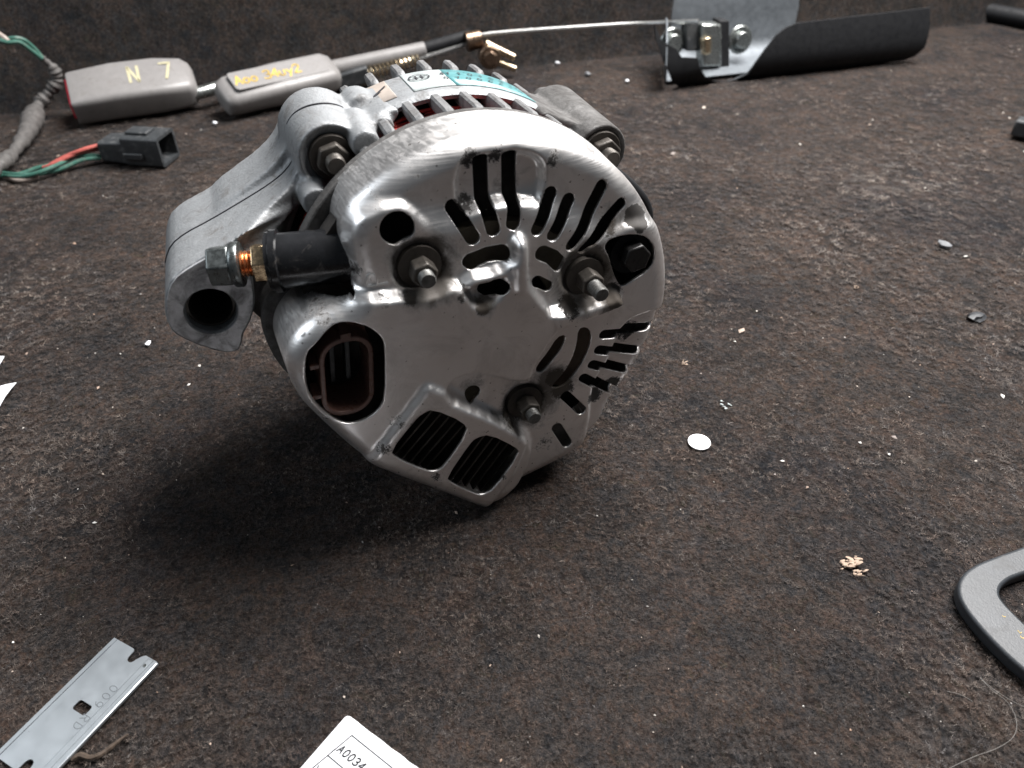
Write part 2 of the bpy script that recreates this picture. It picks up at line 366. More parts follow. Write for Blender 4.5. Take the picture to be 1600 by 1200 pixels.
# upright: the same felt turned up along a crease
prof = [(0, -3), (2.5, -1), (4, 2), (8, 14), (16, 50), (28, 120), (44, 230), (56, 330)]
wv = []; wf = []
for j, (k, z) in enumerate(prof):
    for i, t in enumerate(TS):
        b = 2.0 * math.sin(t * .013) + 1.2 * math.sin(t * .041 + 2)
        wv.append(seam(t, k + b * min(1, z / 40) * .5 + (1.0 if z < 3 else 0) * 0, z))
for j in range(len(prof) - 1):
    for i in range(nx - 1): wf.append((j * nx + i, j * nx + i + 1, (j + 1) * nx + i + 1, (j + 1) * nx + i))
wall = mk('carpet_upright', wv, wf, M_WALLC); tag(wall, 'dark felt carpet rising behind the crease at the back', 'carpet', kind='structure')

# loose fibres of the felt
def fibres(nt_, per, seed):
    r = np.random.default_rng(seed)
    px = r.uniform(-40, 1640, nt_); py = r.uniform(60, 1260, nt_)
    a, b = (px - 800) / FPX, (py - 600) / FPX
    t = -CAM_H / (-sP - cP * b); X = a * t; Y = (cP - sP * b) * t
    ok = ((X - S0[0]) * sn[0] + (Y - S0[1]) * sn[1]) < -2
    X, Y = X[ok], Y[ok]; m = len(X); sc_ = np.clip(np.hypot(X, Y) / 200, .75, 2.6)
    low = np.zeros(m)
    for k in range(9):
        d = r.uniform(0, 6.28); w = 2 * np.pi / r.uniform(25, 160); low += np.sin(w * (X * np.cos(d) + Y * np.sin(d)) + r.uniform(0, 6.28))
    tone = .49 + .042 * low + .18 * stain_at(np.stack([X, Y], 1)) + r.normal(0, .13, m)
    hgt = np.clip(.55 + .3 * r.normal(0, 1, m) + .05 * low, .12, 1.2)
    n = m * per; X, Y, sc_, tone, hgt = [np.repeat(v, per) for v in (X, Y, sc_, tone, hgt)]
    th = r.uniform(0, 2 * np.pi, n); off = np.abs(r.normal(0, .32, n)) * sc_; bend = r.normal(0, 1.0, n)
    X = X + off * np.cos(th); Y = Y + off * np.sin(th); th = th + r.normal(0, .9, n)
    L = r.uniform(.35, 1.35, n) * sc_ * np.where(r.random(n) < .04, 2.2, 1); wd = r.uniform(.05, .11, n) * sc_
    z0 = r.uniform(-.1, .1, n); z1 = hgt * r.uniform(.5, 1.1, n) * .8; z2 = hgt * r.uniform(0, .9, n)
    P0 = np.stack([X, Y, z0], 1); d1 = np.stack([np.cos(th), np.sin(th)], 1); d2 = np.stack([np.cos(th + bend), np.sin(th + bend)], 1)
    P1 = np.stack([X + d1[:, 0] * L / 2, Y + d1[:, 1] * L / 2, z1], 1)
    P2 = np.stack([P1[:, 0] + d2[:, 0] * L / 2, P1[:, 1] + d2[:, 1] * L / 2, z2], 1)
    nn = np.stack([-d1[:, 1], d1[:, 0], np.zeros(n)], 1) * wd[:, None] / 2
    V = np.stack([P0 - nn, P0 + nn, P1 - nn, P1 + nn, P2 - nn * .5, P2 + nn * .5], 1).reshape(-1, 3)
    base = (np.arange(n) * 6)[:, None]
    F = np.concatenate([base + np.array([[0, 1, 3, 2]]), base + np.array([[2, 3, 5, 4]])], 1).reshape(-1, 4)
    tone = np.clip(tone + r.normal(0, .10, n) + np.where(r.random(n) < .02, .4, 0), 0, 1)
    return V, F, np.repeat(tone, 6)
def bulk(name, V, F, mat, parent=None):
    me = bpy.data.meshes.new(name); V = (V * S).astype(np.float32)
    me.vertices.add(len(V)); me.vertices.foreach_set('co', V.ravel())
    me.loops.add(F.size); me.loops.foreach_set('vertex_index', F.astype(np.int32).ravel())
    me.polygons.add(len(F)); me.polygons.foreach_set('loop_start', np.arange(0, F.size, F.shape[1], dtype=np.int32))
    me.update(calc_edges=True); me.materials.append(mat)
    o = bpy.data.objects.new(name, me); COL.objects.link(o)
    if parent: o.parent = parent
    return o
V, F, TN = fibres(40000, 11, 3)
fo = bulk('felt_fibres', V, F, M_FIBRE, floor); ta = fo.data.attributes.new('tone', 'FLOAT', 'POINT'); ta.data.foreach_set('value', TN.astype(np.float32)); tag(fo, kind='stuff')

# ------------------------------------------------------------------ alternator
Mw = Matrix(((UX[0], AX[0], WX[0], ALT_O[0] * S), (UX[1], AX[1], WX[1], ALT_O[1] * S), (UX[2], AX[2], WX[2], ALT_O[2] * S), (0, 0, 0, 1)))
alt = empty('alternator', mat=Mw)
tag(alt, 'silver car alternator with stamped slotted rear cover standing on the carpet', 'alternator')
def L3(u, a, w): return np.array([u, a, w], float)
def A3(p, a): return np.array([p[0], a, p[1]], float)
def polar(r, th): return np.array([CU + r * math.cos(th), CW + r * math.sin(th)])

# --- rear cover: one pressed sheet with levels, holes and a rolled skirt
ring = [polar(58.3, R(t)) for t in range(130, -43, -4)]
outline = [(-32.5, 93), (-33.5, 101), (-33.5, 108)] + [tuple(p) for p in ring] + [(48.8, 26.7), (47.0, 21.0), (41.9, 15.3), (34.5, 10.8), (27, 7.8), (18, 5.4), (10, 3.2), (5, 1.1), (0, .6), (-4, 2.6), (-13.5, 12), (-23.2, 20.6), (-32.8, 29.4), (-37.3, 33.6), (-41.4, 40.2), (-45.2, 47.1), (-49.2, 54.6), (-53.0, 62.5), (-54.6, 70.8), (-54.6, 77.2), (-51.5, 83), (-46.5, 87), (-40.2, 89.2), (-35.5, 90.6)]
OL = chaikin(outline, 2)
def seg_dist(P, A, B, want=False):
    d = B - A; L2 = (d * d).sum(-1) + 1e-12
    t = np.clip(((P[:, None, :] - A[None]) * d[None]).sum(-1) / L2[None], 0, 1)
    Q = A[None] + t[..., None] * d[None]
    D = ((P[:, None, :] - Q) ** 2).sum(-1)
    k = D.argmin(1); i = np.arange(len(P))
    return np.sqrt(D[i, k]), Q[i, k]
def inside(P, poly):
    x, y = P[:, 0], P[:, 1]; c = np.zeros(len(P), bool)
    A = np.asarray(poly); B = np.roll(A, -1, 0)
    for (x0, y0), (x1, y1) in zip(A, B):
        m = ((y0 > y) != (y1 > y)); xx = (x1 - x0) * (y - y0) / ((y1 - y0) if y1 != y0 else 1e-9) + x0
        c ^= m & (x < xx)
    return c
def sdf_poly(P, poly, want=False):
    A = np.asarray(poly, float); B = np.roll(A, -1, 0)
    ds = []; qs = []
    for k in range(0, len(P), 20000):
        d, q = seg_dist(P[k:k + 20000], A, B); ds.append(d); qs.append(q)
    d = np.concatenate(ds); q = np.concatenate(qs); d = np.where(inside(P, poly), -d, d)
    return (d, q) if want else d
def sdf_cap(P, pts, hw):
    A = np.asarray(pts[:-1], float); B = np.asarray(pts[1:], float)
    return np.concatenate([seg_dist(P[k:k + 60000], A, B)[0] for k in range(0, len(P), 60000)]) - hw
h = 0.5
gx = np.arange(-86, 98, h); gw = np.arange(-30, 160, h)
GX, GW = np.meshgrid(gx, gw); GP = np.stack([GX.ravel(), GW.ravel()], 1); shp = GX.shape
sO, qO = sdf_poly(GP, OL, True)
def fpx(pts, a): return [FA(x, y, a) for x, y in pts]
RIM, RNG = 7.6, 4.6
S_poly = chaikin(fpx([(553, 470), (556, 430), (552, 400), (547, 372), (556, 346), (588, 328), (622, 318), (646, 328), (664, 350), (690, 356), (722, 340), (760, 324), (800, 316), (845, 322), (880, 333), (910, 348), (935, 366), (955, 366), (985, 352), (1040, 350), (1080, 400), (1060, 480), (1000, 493), (972, 512), (960, 545), (948, 572), (930, 597), (925, 625), (920, 680), (900, 760), (760, 830), (520, 720), (400, 600), (400, 500), (550, 470)], RNG), 2)
P_poly = chaikin(fpx([(500, 470), (548, 474), (600, 470), (642, 467), (682, 463), (702, 452), (722, 450), (735, 468), (747, 482), (768, 474), (784, 463), (790, 440), (799, 428), (806, 408), (809, 390), (813, 379), (820, 375), (827, 381), (830, 394), (827, 440), (842, 466), (857, 482), (866, 496), (915, 486), (972, 466), (982, 478), (930, 499), (878, 518), (868, 528), (840, 572), (831, 600), (800, 600), (752, 588), (722, 591), (703, 604), (699, 622), (735, 638), (787, 660), (828, 685), (836, 712), (806, 772), (757, 810), (540, 720), (400, 600), (400, 480)], 0), 1)
K_poly = fpx([(722, 448), (740, 434), (786, 424), (800, 410), (802, 428), (788, 438), (748, 448), (734, 458)], 1)
V_poly = fpx([(668, 604), (675, 604), (788, 663), (826, 688), (803, 742), (760, 800), (570, 730)], -1)
def blur(A, sg):
    n = int(3 * sg / h) + 1; k = np.exp(-.5 * (np.arange(-n, n + 1) * h / sg) ** 2); k /= k.sum()
    pad = np.pad(A, n, mode='edge')
    pad = np.apply_along_axis(lambda r_: np.convolve(r_, k, 'valid'), 1, pad)
    return np.apply_along_axis(lambda r_: np.convolve(r_, k, 'valid'), 0, pad)
lvl = np.full(len(GP), RIM)
lvl[inside(GP, S_poly)] = RNG
lvl[inside(GP, P_poly)] = 0
lvl[inside(GP, K_poly)] = .6
lvl[inside(GP, chaikin(fpx([(810, 394), (813, 381), (820, 376), (827, 382), (830, 396), (829, 455), (818, 462), (806, 455)], -1), 1))] = -1.0
lvl[inside(GP, fpx([(868, 496), (915, 485), (972, 465), (980, 478), (930, 498), (878, 516)], -1))] = -.8
st = [(FA(660, 424, 1), 7.3), (FA(920, 434, 1), 7.0), (FA(826, 638, 1), 6.8)]
for c_, r_ in st:
    lvl[((GP - c_) ** 2).sum(1) < r_ * r_] = RNG + 2.2
PK = np.zeros(len(GP))
for pk in ([(716, 270), (726, 252), (748, 245), (800, 238), (838, 243), (850, 262), (846, 296), (838, 322), (770, 326), (724, 342), (714, 310)],):
    PK = np.maximum(PK, inside(GP, chaikin(fpx(pk, RIM), 1)) & (lvl > RNG + 1) & (lvl < RIM + .1))
Lr = lvl.reshape(shp)
soft = np.exp(-((GP - FA(868, 330, 5)) ** 2).sum(1) / (2 * 7. ** 2)) + np.exp(-((GP - FA(700, 350, 5)) ** 2).sum(1) / (2 * 5. ** 2)) + np.exp(-((GP - FA(932, 345, 6)) ** 2).sum(1) / (2 * 6. ** 2))
soft = np.clip(soft * 1.5, 0, 1).reshape(shp)
L1 = blur(Lr, .62) * (1 - soft) + blur(Lr, 2.4) * soft + 2.6 * blur(PK.reshape(shp), .6)
vm = blur(inside(GP, V_poly).astype(float).reshape(shp), .7) * 2.0
LV = L1 - vm
# small dents so that it does not look freshly pressed
LV = LV + .07 * np.sin(GX * .21 + 1) * np.sin(GW * .17)
def samp(A, P):
    x = np.clip((P[:, 0] - gx[0]) / h, 0, shp[1] - 1.001); y = np.clip((P[:, 1] - gw[0]) / h, 0, shp[0] - 1.001)
    i, j = x.astype(int), y.astype(int); fx, fy = x - i, y - j
    return A[j, i] * (1 - fx) * (1 - fy) + A[j, i + 1] * fx * (1 - fy) + A[j + 1, i] * (1 - fx) * fy + A[j + 1, i + 1] * fx * fy
re = 6.5
s0 = sO + re; nrm = (GP - qO) / np.where(np.abs(sO) < 1e-6, 1, sO)[:, None]
th = np.clip(s0 / re, 0, math.pi / 2)
lat = np.where(s0 <= 0, sO, -re + re * np.sin(th)); dep = np.where(s0 <= 0, 0, re * (1 - np.cos(th)))
ex = np.maximum(0, s0 - re * math.pi / 2); dep = dep + ex; lat = np.where(ex > 0, ex * .07, lat)
POS = np.where((s0 <= 0)[:, None], GP, qO + nrm * lat[:, None])
depth = samp(LV, POS) + dep
AEND = 27.0
fields = [AEND - depth]
def cap(pts, hw, a): fields.append(sdf_cap(GP, [FA(x, y, aa) for (x, y), aa in zip(pts, a if hasattr(a, '__len__') else [a] * len(pts))], hw))
def pol(pts, a, it=1): fields.append(sdf_poly(GP, chaikin(fpx(pts, a), it)))
def circ(px, py, a, r): fields.append(np.linalg.norm(GP - FA(px, py, a), axis=1) - r)
circ(621, 357, RNG, 4.7); circ(738, 613, RNG, 2.6)
cap([(740, 374), (709, 326)], 2.1, [4, 6]); cap([(772, 360), (760, 325), (754, 254)], 2.1, [4, 6, 8]); cap([(803, 350), (803, 310), (799, 248)], 2.1, [4, 6, 8])
cap([(841, 360), (861, 303)], 2.0, [4, 7]); cap([(866, 369), (889, 313)], 2.0, [4, 7]); cap([(894, 384), (917, 345), (940, 291)], 2.0, [4.6, 6, 7.6]); cap([(914, 392), (946, 352), (970, 318)], 1.8, [4.6, 6, 7.6])
def rad(p0, p1, hw, extra, a=(RNG, RIM)):
    A_, B_ = FA(*p0, a[0]), FA(*p1, a[1]); d = (B_ - A_) / np.linalg.norm(B_ - A_); fields.append(sdf_cap(GP, [A_, B_ + d * extra], hw))
rad((944, 523), (990, 512), 1.8, 8.5); rad((936, 547), (985, 546), 1.8, 8.5); rad((926, 570), (972, 575), 1.8, 8.5); rad((912, 591), (950, 606), 1.8, 8.5)
rad((884, 619), (908, 641), 1.9, 0, (RNG, RNG)); rad((870, 668), (884, 690), 1.9, 0, (RNG, RNG + 1))
cap([(735, 408), (760, 398), (782, 394)], 2.4, RNG); cap([(848, 396), (863, 402), (874, 413)], 2.4, RNG)
cap([(756, 450), (779, 440)], 2.0, RNG); cap([(839, 439), (855, 447)], 1.8, RNG)
pol([(903, 514), (915, 510), (925, 520), (921, 545), (906, 575), (886, 600), (869, 608), (860, 604), (879, 585), (893, 562), (901, 537)], RNG)
pol([(870, 527), (884, 522), (881, 540), (866, 560), (848, 582), (837, 582), (838, 572), (856, 550)], RNG)
pol([(950, 377), (965, 370), (990, 365), (1012, 370), (1025, 387), (1023, 408), (1010, 426), (990, 438), (972, 449), (964, 440), (956, 420), (951, 400), (944, 387)], RNG)
pol([(525, 506), (550, 503), (575, 509), (596, 525), (602, 542), (602, 622), (591, 643), (572, 656), (550, 663), (527, 662), (506, 652), (486, 632), (477, 612), (475, 580), (478, 552), (494, 537), (509, 519)], 0)
VT1 = [(658, 644), (675, 636), (722, 656), (730, 672), (693, 727), (680, 734), (664, 733), (617, 713), (609, 702), (648, 653)]
VT2 = [(743, 681), (764, 676), (803, 695), (811, 705), (770, 763), (752, 771), (740, 769), (701, 751), (697, 743), (733, 690)]
pol(VT1, -1); pol(VT2, -1)
# drop the fold where the inner corner of the skirt would cross itself
phi = np.minimum.reduce(fields)
def march(phi, POSD):
    ny_, nx_ = shp; idx = np.arange(ny_ * nx_).reshape(shp); keep = phi > 0
    K = keep.reshape(shp); a, b, c, d = idx[:-1, :-1], idx[:-1, 1:], idx[1:, 1:], idx[1:, :-1]
    cnt = K[:-1, :-1].astype(int) + K[:-1, 1:] + K[1:, 1:] + K[1:, :-1]
    full = cnt == 4; quads = np.stack([a[full], b[full], c[full], d[full]], 1)
    newv = []; emap = {}
    base = len(phi); polys = []
    def ev(i, j):
        k = (min(i, j), max(i, j))
        if k not in emap:
            t = phi[i] / (phi[i] - phi[j]); emap[k] = base + len(newv); newv.append(POSD[i] + t * (POSD[j] - POSD[i]))
        return emap[k]
    for r_, s_ in zip(*np.where((cnt > 0) & (cnt < 4))):
        cs = (a[r_, s_], b[r_, s_], c[r_, s_], d[r_, s_]); pl = []
        for k in range(4):
            i, j = cs[k], cs[(k + 1) % 4]
            if keep[i]: pl.append(i)
            if keep[i] != keep[j]: pl.append(ev(i, j))
        if len(pl) >= 3: polys.append(pl)
    return quads, polys, (np.array(newv) if newv else np.zeros((0, 3)))
PD = np.stack([POS[:, 0], depth, POS[:, 1]], 1)
quads, polys, nv = march(phi, PD)
allv = np.concatenate([PD, nv])
fc = [list(q) for q in quads] + polys
fc = [f for f in fc if max(np.abs(allv[f[i]] - allv[f[i - 1]]).max() for i in range(len(f))) < 2.2]
used = np.unique(np.concatenate([np.array(f) for f in fc])); remap = -np.ones(len(allv), int); remap[used] = np.arange(len(used))
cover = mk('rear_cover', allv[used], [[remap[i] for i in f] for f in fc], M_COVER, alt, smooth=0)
cover.data.polygons.foreach_set('use_smooth', [True] * len(cover.data.polygons))
sm = cover.modifiers.new('sheet', 'SOLIDIFY'); sm.thickness = .0011; sm.offset = -1
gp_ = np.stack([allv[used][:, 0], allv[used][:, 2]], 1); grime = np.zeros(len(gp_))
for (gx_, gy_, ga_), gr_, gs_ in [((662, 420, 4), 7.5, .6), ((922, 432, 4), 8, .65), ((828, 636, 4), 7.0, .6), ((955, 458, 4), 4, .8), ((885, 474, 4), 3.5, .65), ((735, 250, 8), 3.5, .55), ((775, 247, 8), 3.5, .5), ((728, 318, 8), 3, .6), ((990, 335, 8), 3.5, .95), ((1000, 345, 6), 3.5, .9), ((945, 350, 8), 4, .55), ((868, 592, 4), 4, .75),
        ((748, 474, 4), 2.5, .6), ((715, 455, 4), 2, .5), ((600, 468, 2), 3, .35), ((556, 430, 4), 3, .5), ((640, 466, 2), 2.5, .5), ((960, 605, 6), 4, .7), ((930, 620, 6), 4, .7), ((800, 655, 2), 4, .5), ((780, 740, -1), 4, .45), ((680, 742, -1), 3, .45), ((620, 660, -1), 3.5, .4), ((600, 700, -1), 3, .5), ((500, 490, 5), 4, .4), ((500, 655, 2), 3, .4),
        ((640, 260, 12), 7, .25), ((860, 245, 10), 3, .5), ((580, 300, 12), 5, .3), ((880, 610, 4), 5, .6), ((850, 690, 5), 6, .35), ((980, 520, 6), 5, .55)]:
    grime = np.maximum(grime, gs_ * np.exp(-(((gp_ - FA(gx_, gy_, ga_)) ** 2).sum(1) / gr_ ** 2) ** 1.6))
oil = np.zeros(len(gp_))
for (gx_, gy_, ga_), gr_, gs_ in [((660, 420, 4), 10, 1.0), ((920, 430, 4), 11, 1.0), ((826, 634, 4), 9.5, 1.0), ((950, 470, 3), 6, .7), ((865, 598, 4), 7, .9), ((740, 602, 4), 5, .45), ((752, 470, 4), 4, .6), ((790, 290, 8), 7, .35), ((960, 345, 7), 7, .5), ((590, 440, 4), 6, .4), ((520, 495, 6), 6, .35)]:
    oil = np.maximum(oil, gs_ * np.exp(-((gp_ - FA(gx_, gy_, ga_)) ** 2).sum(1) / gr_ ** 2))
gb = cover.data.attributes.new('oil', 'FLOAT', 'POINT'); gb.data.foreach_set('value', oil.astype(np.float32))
ga = cover.data.attributes.new('grime', 'FLOAT', 'POINT'); ga.data.foreach_set('value', grime.astype(np.float32))
cover['label'] = 'shiny stamped aluminium rear cover with radial cooling slots'
# embossed B, lying on its side
st_, wd_ = strokes('B', 5.6)
bo = FA(606, 441, RNG)
for pl in st_:
    mb = MB(); mb.tube([L3(bo[0] - y, RNG - .05, bo[1] - .4 + x) for x, y in [(q[0] * 1.25, q[1]) for q in pl]], .3, 6); mb.o('embossed_stroke', M_COVER, alt)

# --- inside behind the slots
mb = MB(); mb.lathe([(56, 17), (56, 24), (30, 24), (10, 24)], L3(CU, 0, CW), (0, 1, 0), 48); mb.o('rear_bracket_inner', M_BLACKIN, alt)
mb = MB(); LB = chaikin([(-30, 92), (-38, 93), (-47, 91), (-55.5, 86), (-59, 78), (-58.5, 69), (-56.5, 61), (-52, 52), (-44, 40), (-36, 30), (-10, 8), (0, 4), (8, 5), (14, 9), (18, 16), (14, 40), (-20, 60)], 2)
mb.prism(LB, lambda p: A3(p, 24), lambda p: A3(p, 33)); mb.o('rear_bracket_lobe', M_CASTDIRT, alt, bevel=1.0)
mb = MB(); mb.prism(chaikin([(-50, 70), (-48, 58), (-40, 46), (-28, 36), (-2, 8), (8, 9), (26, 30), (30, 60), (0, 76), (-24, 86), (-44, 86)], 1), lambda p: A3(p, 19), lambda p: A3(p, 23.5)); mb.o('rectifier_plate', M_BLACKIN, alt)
# brown carrier seen through the curved slots
mb = MB(); mb.prism(chaikin(fpx([(868, 520), (915, 505), (930, 530), (905, 590), (870, 612), (835, 590)], 8), 1), lambda p: A3(p, 10), lambda p: A3(p, 12)); mb.o('brush_holder', simple('tan_resin', (.12, .085, .06), 0, .6, .3, 300, .2, .0003), alt)
mb = MB(); mb.lathe([(20, 12), (33, 12), (33, 16), (20, 16)], L3(CU, 0, CW), (0, 1, 0), 48, closed=True); mb.o('bearing_housing', simple('dusty_bearing_seat', (.10, .085, .062), .0, .7, .3, 300, .2, .0003), alt)
# heat-sink fins behind the two vents
for V_ in (VT1, VT2):
    pA, pB = FA(V_[0][0], V_[0][1], 3), FA(V_[8][0], V_[8][1], 3); pC = FA(V_[3][0], V_[3][1], 3)
    d_ = (pB - pA) / np.linalg.norm(pB - pA); n_ = np.array([-d_[1], d_[0]]);
    if (pC - pA) @ n_ < 0: n_ = -n_
    W_ = (pC - pA) @ n_
    for k in range(6):
        q = pA + n_ * (W_ * (k + .2) / 5.6) - d_ * 3; e = pB + n_ * (W_ * (k + .2) / 5.6) + d_ * 3
        m_ = MB(); m_.prism([q - n_ * .35, q + n_ * .35, e + n_ * .35, e - n_ * .35], lambda p: A3(p, 4.5), lambda p: A3(p, 18)); m_.o('heat_sink_fin', M_STEELDK, alt)

# --- drum
mb = MB(); mb.lathe([(40, 22), (49, 22), (49, 46), (54, 47), (54, 76), (40, 80)], L3(CU, 0, CW), (0, 1, 0), 64); mb.o('light_block_core', M_BLACKIN, alt)  # dark cylinder added to block light through the drum
mb = MB()
for k in range(9):
    rr = 52.2 + .9 * math.sin(k * 1.7); a_ = 29 + k * 2.2
    mb.tube([L3(CU + (rr + .5 * math.sin(t * 23 + k)) * math.cos(t), a_ + 1.2 * math.sin(t * 9 + k * .7), CW + (rr + .5 * math.sin(t * 23 + k)) * math.sin(t)) for t in np.linspace(0, math.pi, 130)], 1.05, 6)
    mb.tube([L3(CU + (rr + 1.3) * math.cos(t), a_ + 1.1 + 1.5 * math.sin(t * 11 + k), CW + (rr + 1.3) * math.sin(t)) for t in np.linspace(0, math.pi, 130)], .7, 6)
mb.o('copper_winding', M_COPPER, alt)
mb = MB(); mb.lathe([(57, 25), (59, 25), (59.2, 30), (57.5, 31.5), (55, 31.5), (55, 25)], L3(CU, 0, CW), (0, 1, 0), 96, closed=True); mb.o('rear_flange', M_CASTDIRT, alt, bevel=.5)
def ribs(angles, a0, a1, r_in, r_out, wdeg, mat, name):
    base = None
    prof = []
    for th_ in angles:
        # rounded bar lying along the axis, thicker at the root, ends curling inwards
        m_ = MB(); n = 10; A_ = np.linspace(a0, a1, 9); v = []; f = []
        for i, a_ in enumerate(A_):
            e = math.sin(math.pi * min(1, (i + .35) / 2.2) / 2) ; dr = (1 - e) * 3.0
            for k in range(n):
                ph = 2 * math.pi * k / n; cx, cy = math.cos(ph), math.sin(ph)
                rr = (r_in + r_out) / 2 + (r_out - r_in) / 2 * math.copysign(abs(cy) ** .6, cy) - dr
                tt = th_ + R(wdeg) / 2 * math.copysign(abs(cx) ** .6, cx)
                v.append((CU + rr * math.cos(tt), a_, CW + rr * math.sin(tt)))
        for i in range(len(A_) - 1):
            for k in range(n): f.append((i * n + k, i * n + (k + 1) % n, (i + 1) * n + (k + 1) % n, (i + 1) * n + k))
        f += [tuple(range(n)), tuple(range((len(A_) - 1) * n, len(A_) * n))]
        m_.add(v, f); m_.o(name, mat, alt)
th0 = R(93.5)
ribs([th0 + R(8.6) * k for k in range(-9, 5)], 27, 51, 54.5, 59.2, 3.3, M_RIB, 'rear_rib')
TILT = (0, 1, 0)
RB = 59.6
mb = MB(); mb.lathe([(57.2, 46.5), (RB - 1.2, 46.2), (RB - .3, 47.2), (RB, 49.5), (RB, 70), (RB - .5, 71.5), (RB - 2, 72.5), (57.2, 72.5)], L3(CU, 0, CW), (0, 1, 0), 128, closed=True); mb.o('stator_band', M_CAST, alt)
ribs([th0 + R(8.6) * (k + .45) for k in range(-5, 5)], 70.5, 81, 55.5, 60.6, 3.2, M_RIB, 'front_rib')
mb = MB(); mb.lathe([(10, 78), (53, 78), (55, 80), (55, 86), (52, 92), (30, 96), (10, 96)], L3(CU, 0, CW), (0, 1, 0), 96); mb.o('front_bracket', M_CAST, alt)
mb = MB(); mb.lathe([(8, 96), (28, 96), (30, 98), (26, 101), (30, 104), (26, 107), (30, 110), (28, 114), (8, 114)], L3(CU, 0, CW), (0, 1, 0), 48); mb.o('pulley', M_STEELDK, alt)
# labels wrapped round the band
def wrap(name, mat, t0, t1, a0, a1, r_, n=30, slant=0.0):
    v = []; f = []
    for i in range(n + 1):
        t = t0 + (t1 - t0) * i / n
        for a_ in (a0, a1): v.append((CU + r_ * math.cos(t + slant * (a_ - a0)), a_, CW + r_ * math.sin(t + slant * (a_ - a0))))
    for i in range(n): f.append((2 * i, 2 * i + 2, 2 * i + 3, 2 * i + 1))
    o = mk(name, v, f, mat, alt); s_ = o.modifiers.new('t', 'SOLIDIFY'); s_.thickness = .0002; return o
tl0 = ANG(636, 130, 60); tl1 = ANG(700, 122, 60); tl2 = R(40)
w1 = wrap('white_label', M_LABELW, tl0, tl1, 51.2, 70.2, RB + .25); w1['label'] = 'white end of the label with a round emblem'
w2 = wrap('teal_label', M_LABELT, tl1, tl2, 51.2, 70.2, RB + .25); w2['label'] = 'teal label with small dark printing'
tt0, tt1 = ANG(566, 148, 60), ANG(610, 138, 60)
w3 = wrap('tape_patch', M_TAPE, tt0, tt1, 51.5, 69.5, RB + .3); w3['label'] = 'tan tape patch with a dark scratch mark'
mb = MB()
def onband(p): # p: (mm along the band clockwise from the label start, mm from the rear edge)
    t = tl0 - p[0] / RB; return (CU + (RB + .55) * math.cos(t), 70.0 - p[1] * 1.0, CW + (RB + .55) * math.sin(t))
onb = lambda p: onband((p[0], 18 - p[1]))
ribbons(mb, [[(4.5 + 3.2 * math.cos(t), 11 + 3.0 * math.sin(t)) for t in np.linspace(0, 6.2832, 15)], [(2.6, 11), (6.4, 11)], [(3.6, 9.3), (3.6, 12.8)], [(5.4, 9.3), (5.4, 12.8)]], .5, onb)
for row, txt in ((11.4, '4T 1 0 1 5 3 12 5 6'), (6.2, '0 7 0 0 6 4 1 0 0')):
    s_, _ = strokes(txt, 2.0, 1.0)
    ribbons(mb, [[(x + 11.5, y + row) for x, y in pl] for pl in s_], .42, onb)
mb.o('label_print', M_INK, alt)
mb = MB(); tm = (tt0 + tt1) / 2
def ont(p): t = tm - p[0] / RB; return (CU + (RB + .62) * math.cos(t), 60 + p[1], CW + (RB + .62) * math.sin(t))
ribbons(mb, [[(-3.5, -4.5), (-1, -.5), (3.2, 3.5)], [(-1.2, -1.5), (1.2, .8)]], .6, ont); mb.o('scratch_mark', M_INK, alt)

# --- bosses with through-bolt nuts
def hexnut(name, c, r_, a0, a1, mat, rot=.3, flange=None):
    m_ = MB(); m_.cyl(A3(c, a1), A3(c, a0), r_, r_, 6, rot)
    o = m_.o(name, mat, alt, smooth=20, bevel=.5)
    return o
def boss(c, r0, r1, a0, a1, mat, name='through_bolt_boss'):
    m_ = MB(); m_.lathe([(r0 * .55, a0 + 2.5), (r0 * .80, a0 + 1.6), (r0 * .93, a0), (r0, a0 + .8), (r1, a1 - 3), (r1 * .9, a1 - .8), (r1 * .6, a1), (1, a1 + .4)], A3(c, 0), (0, 1, 0), 40)
    return m_.o(name, mat, alt, smooth=50)
def thread(mbx, c, r_, a0, a1, pitch=1.0, axis=None, n=16):
    k = int(abs(a1 - a0) / (pitch / 2)); prof_ = [(.1, a0)] + [(r_ * (1.0 if i % 2 else .86), a0 + (a1 - a0) * i / k) for i in range(k + 1)] + [(.1, a1)]
    mbx.lathe(prof_, A3(c, 0), (0, 1, 0), n); return mbx
cL = FA(520, 247, 37); cR = FA(942, 238, 33)
bossL_o = boss(cL, 9.6, 12.0, 37, 69, M_CAST); bossR_o = boss(cR, 8.4, 10.5, 33, 76, M_CASTDIRT)
for c_, a_ in ((cL, 38.5), (cR, 34.5)):
    m_ = MB(); m_.lathe([(3, a_ - 1.2), (6.1, a_ - 1.2), (6.5, a_ - .6), (6.5, a_ + .4), (3, a_ + .4)], A3(c_, 0), (0, 1, 0), 32); m_.o('washer', M_STEELDK, alt)
    hexnut('hex_nut', c_, 4.9, a_ - 4.8, a_ - 1.2, M_STEELDK, .25)
    m_ = MB(); thread(m_, c_, 2.7, a_ - 8.5, a_ - 4.5); m_.o('bolt_end', M_STEELDK, alt)
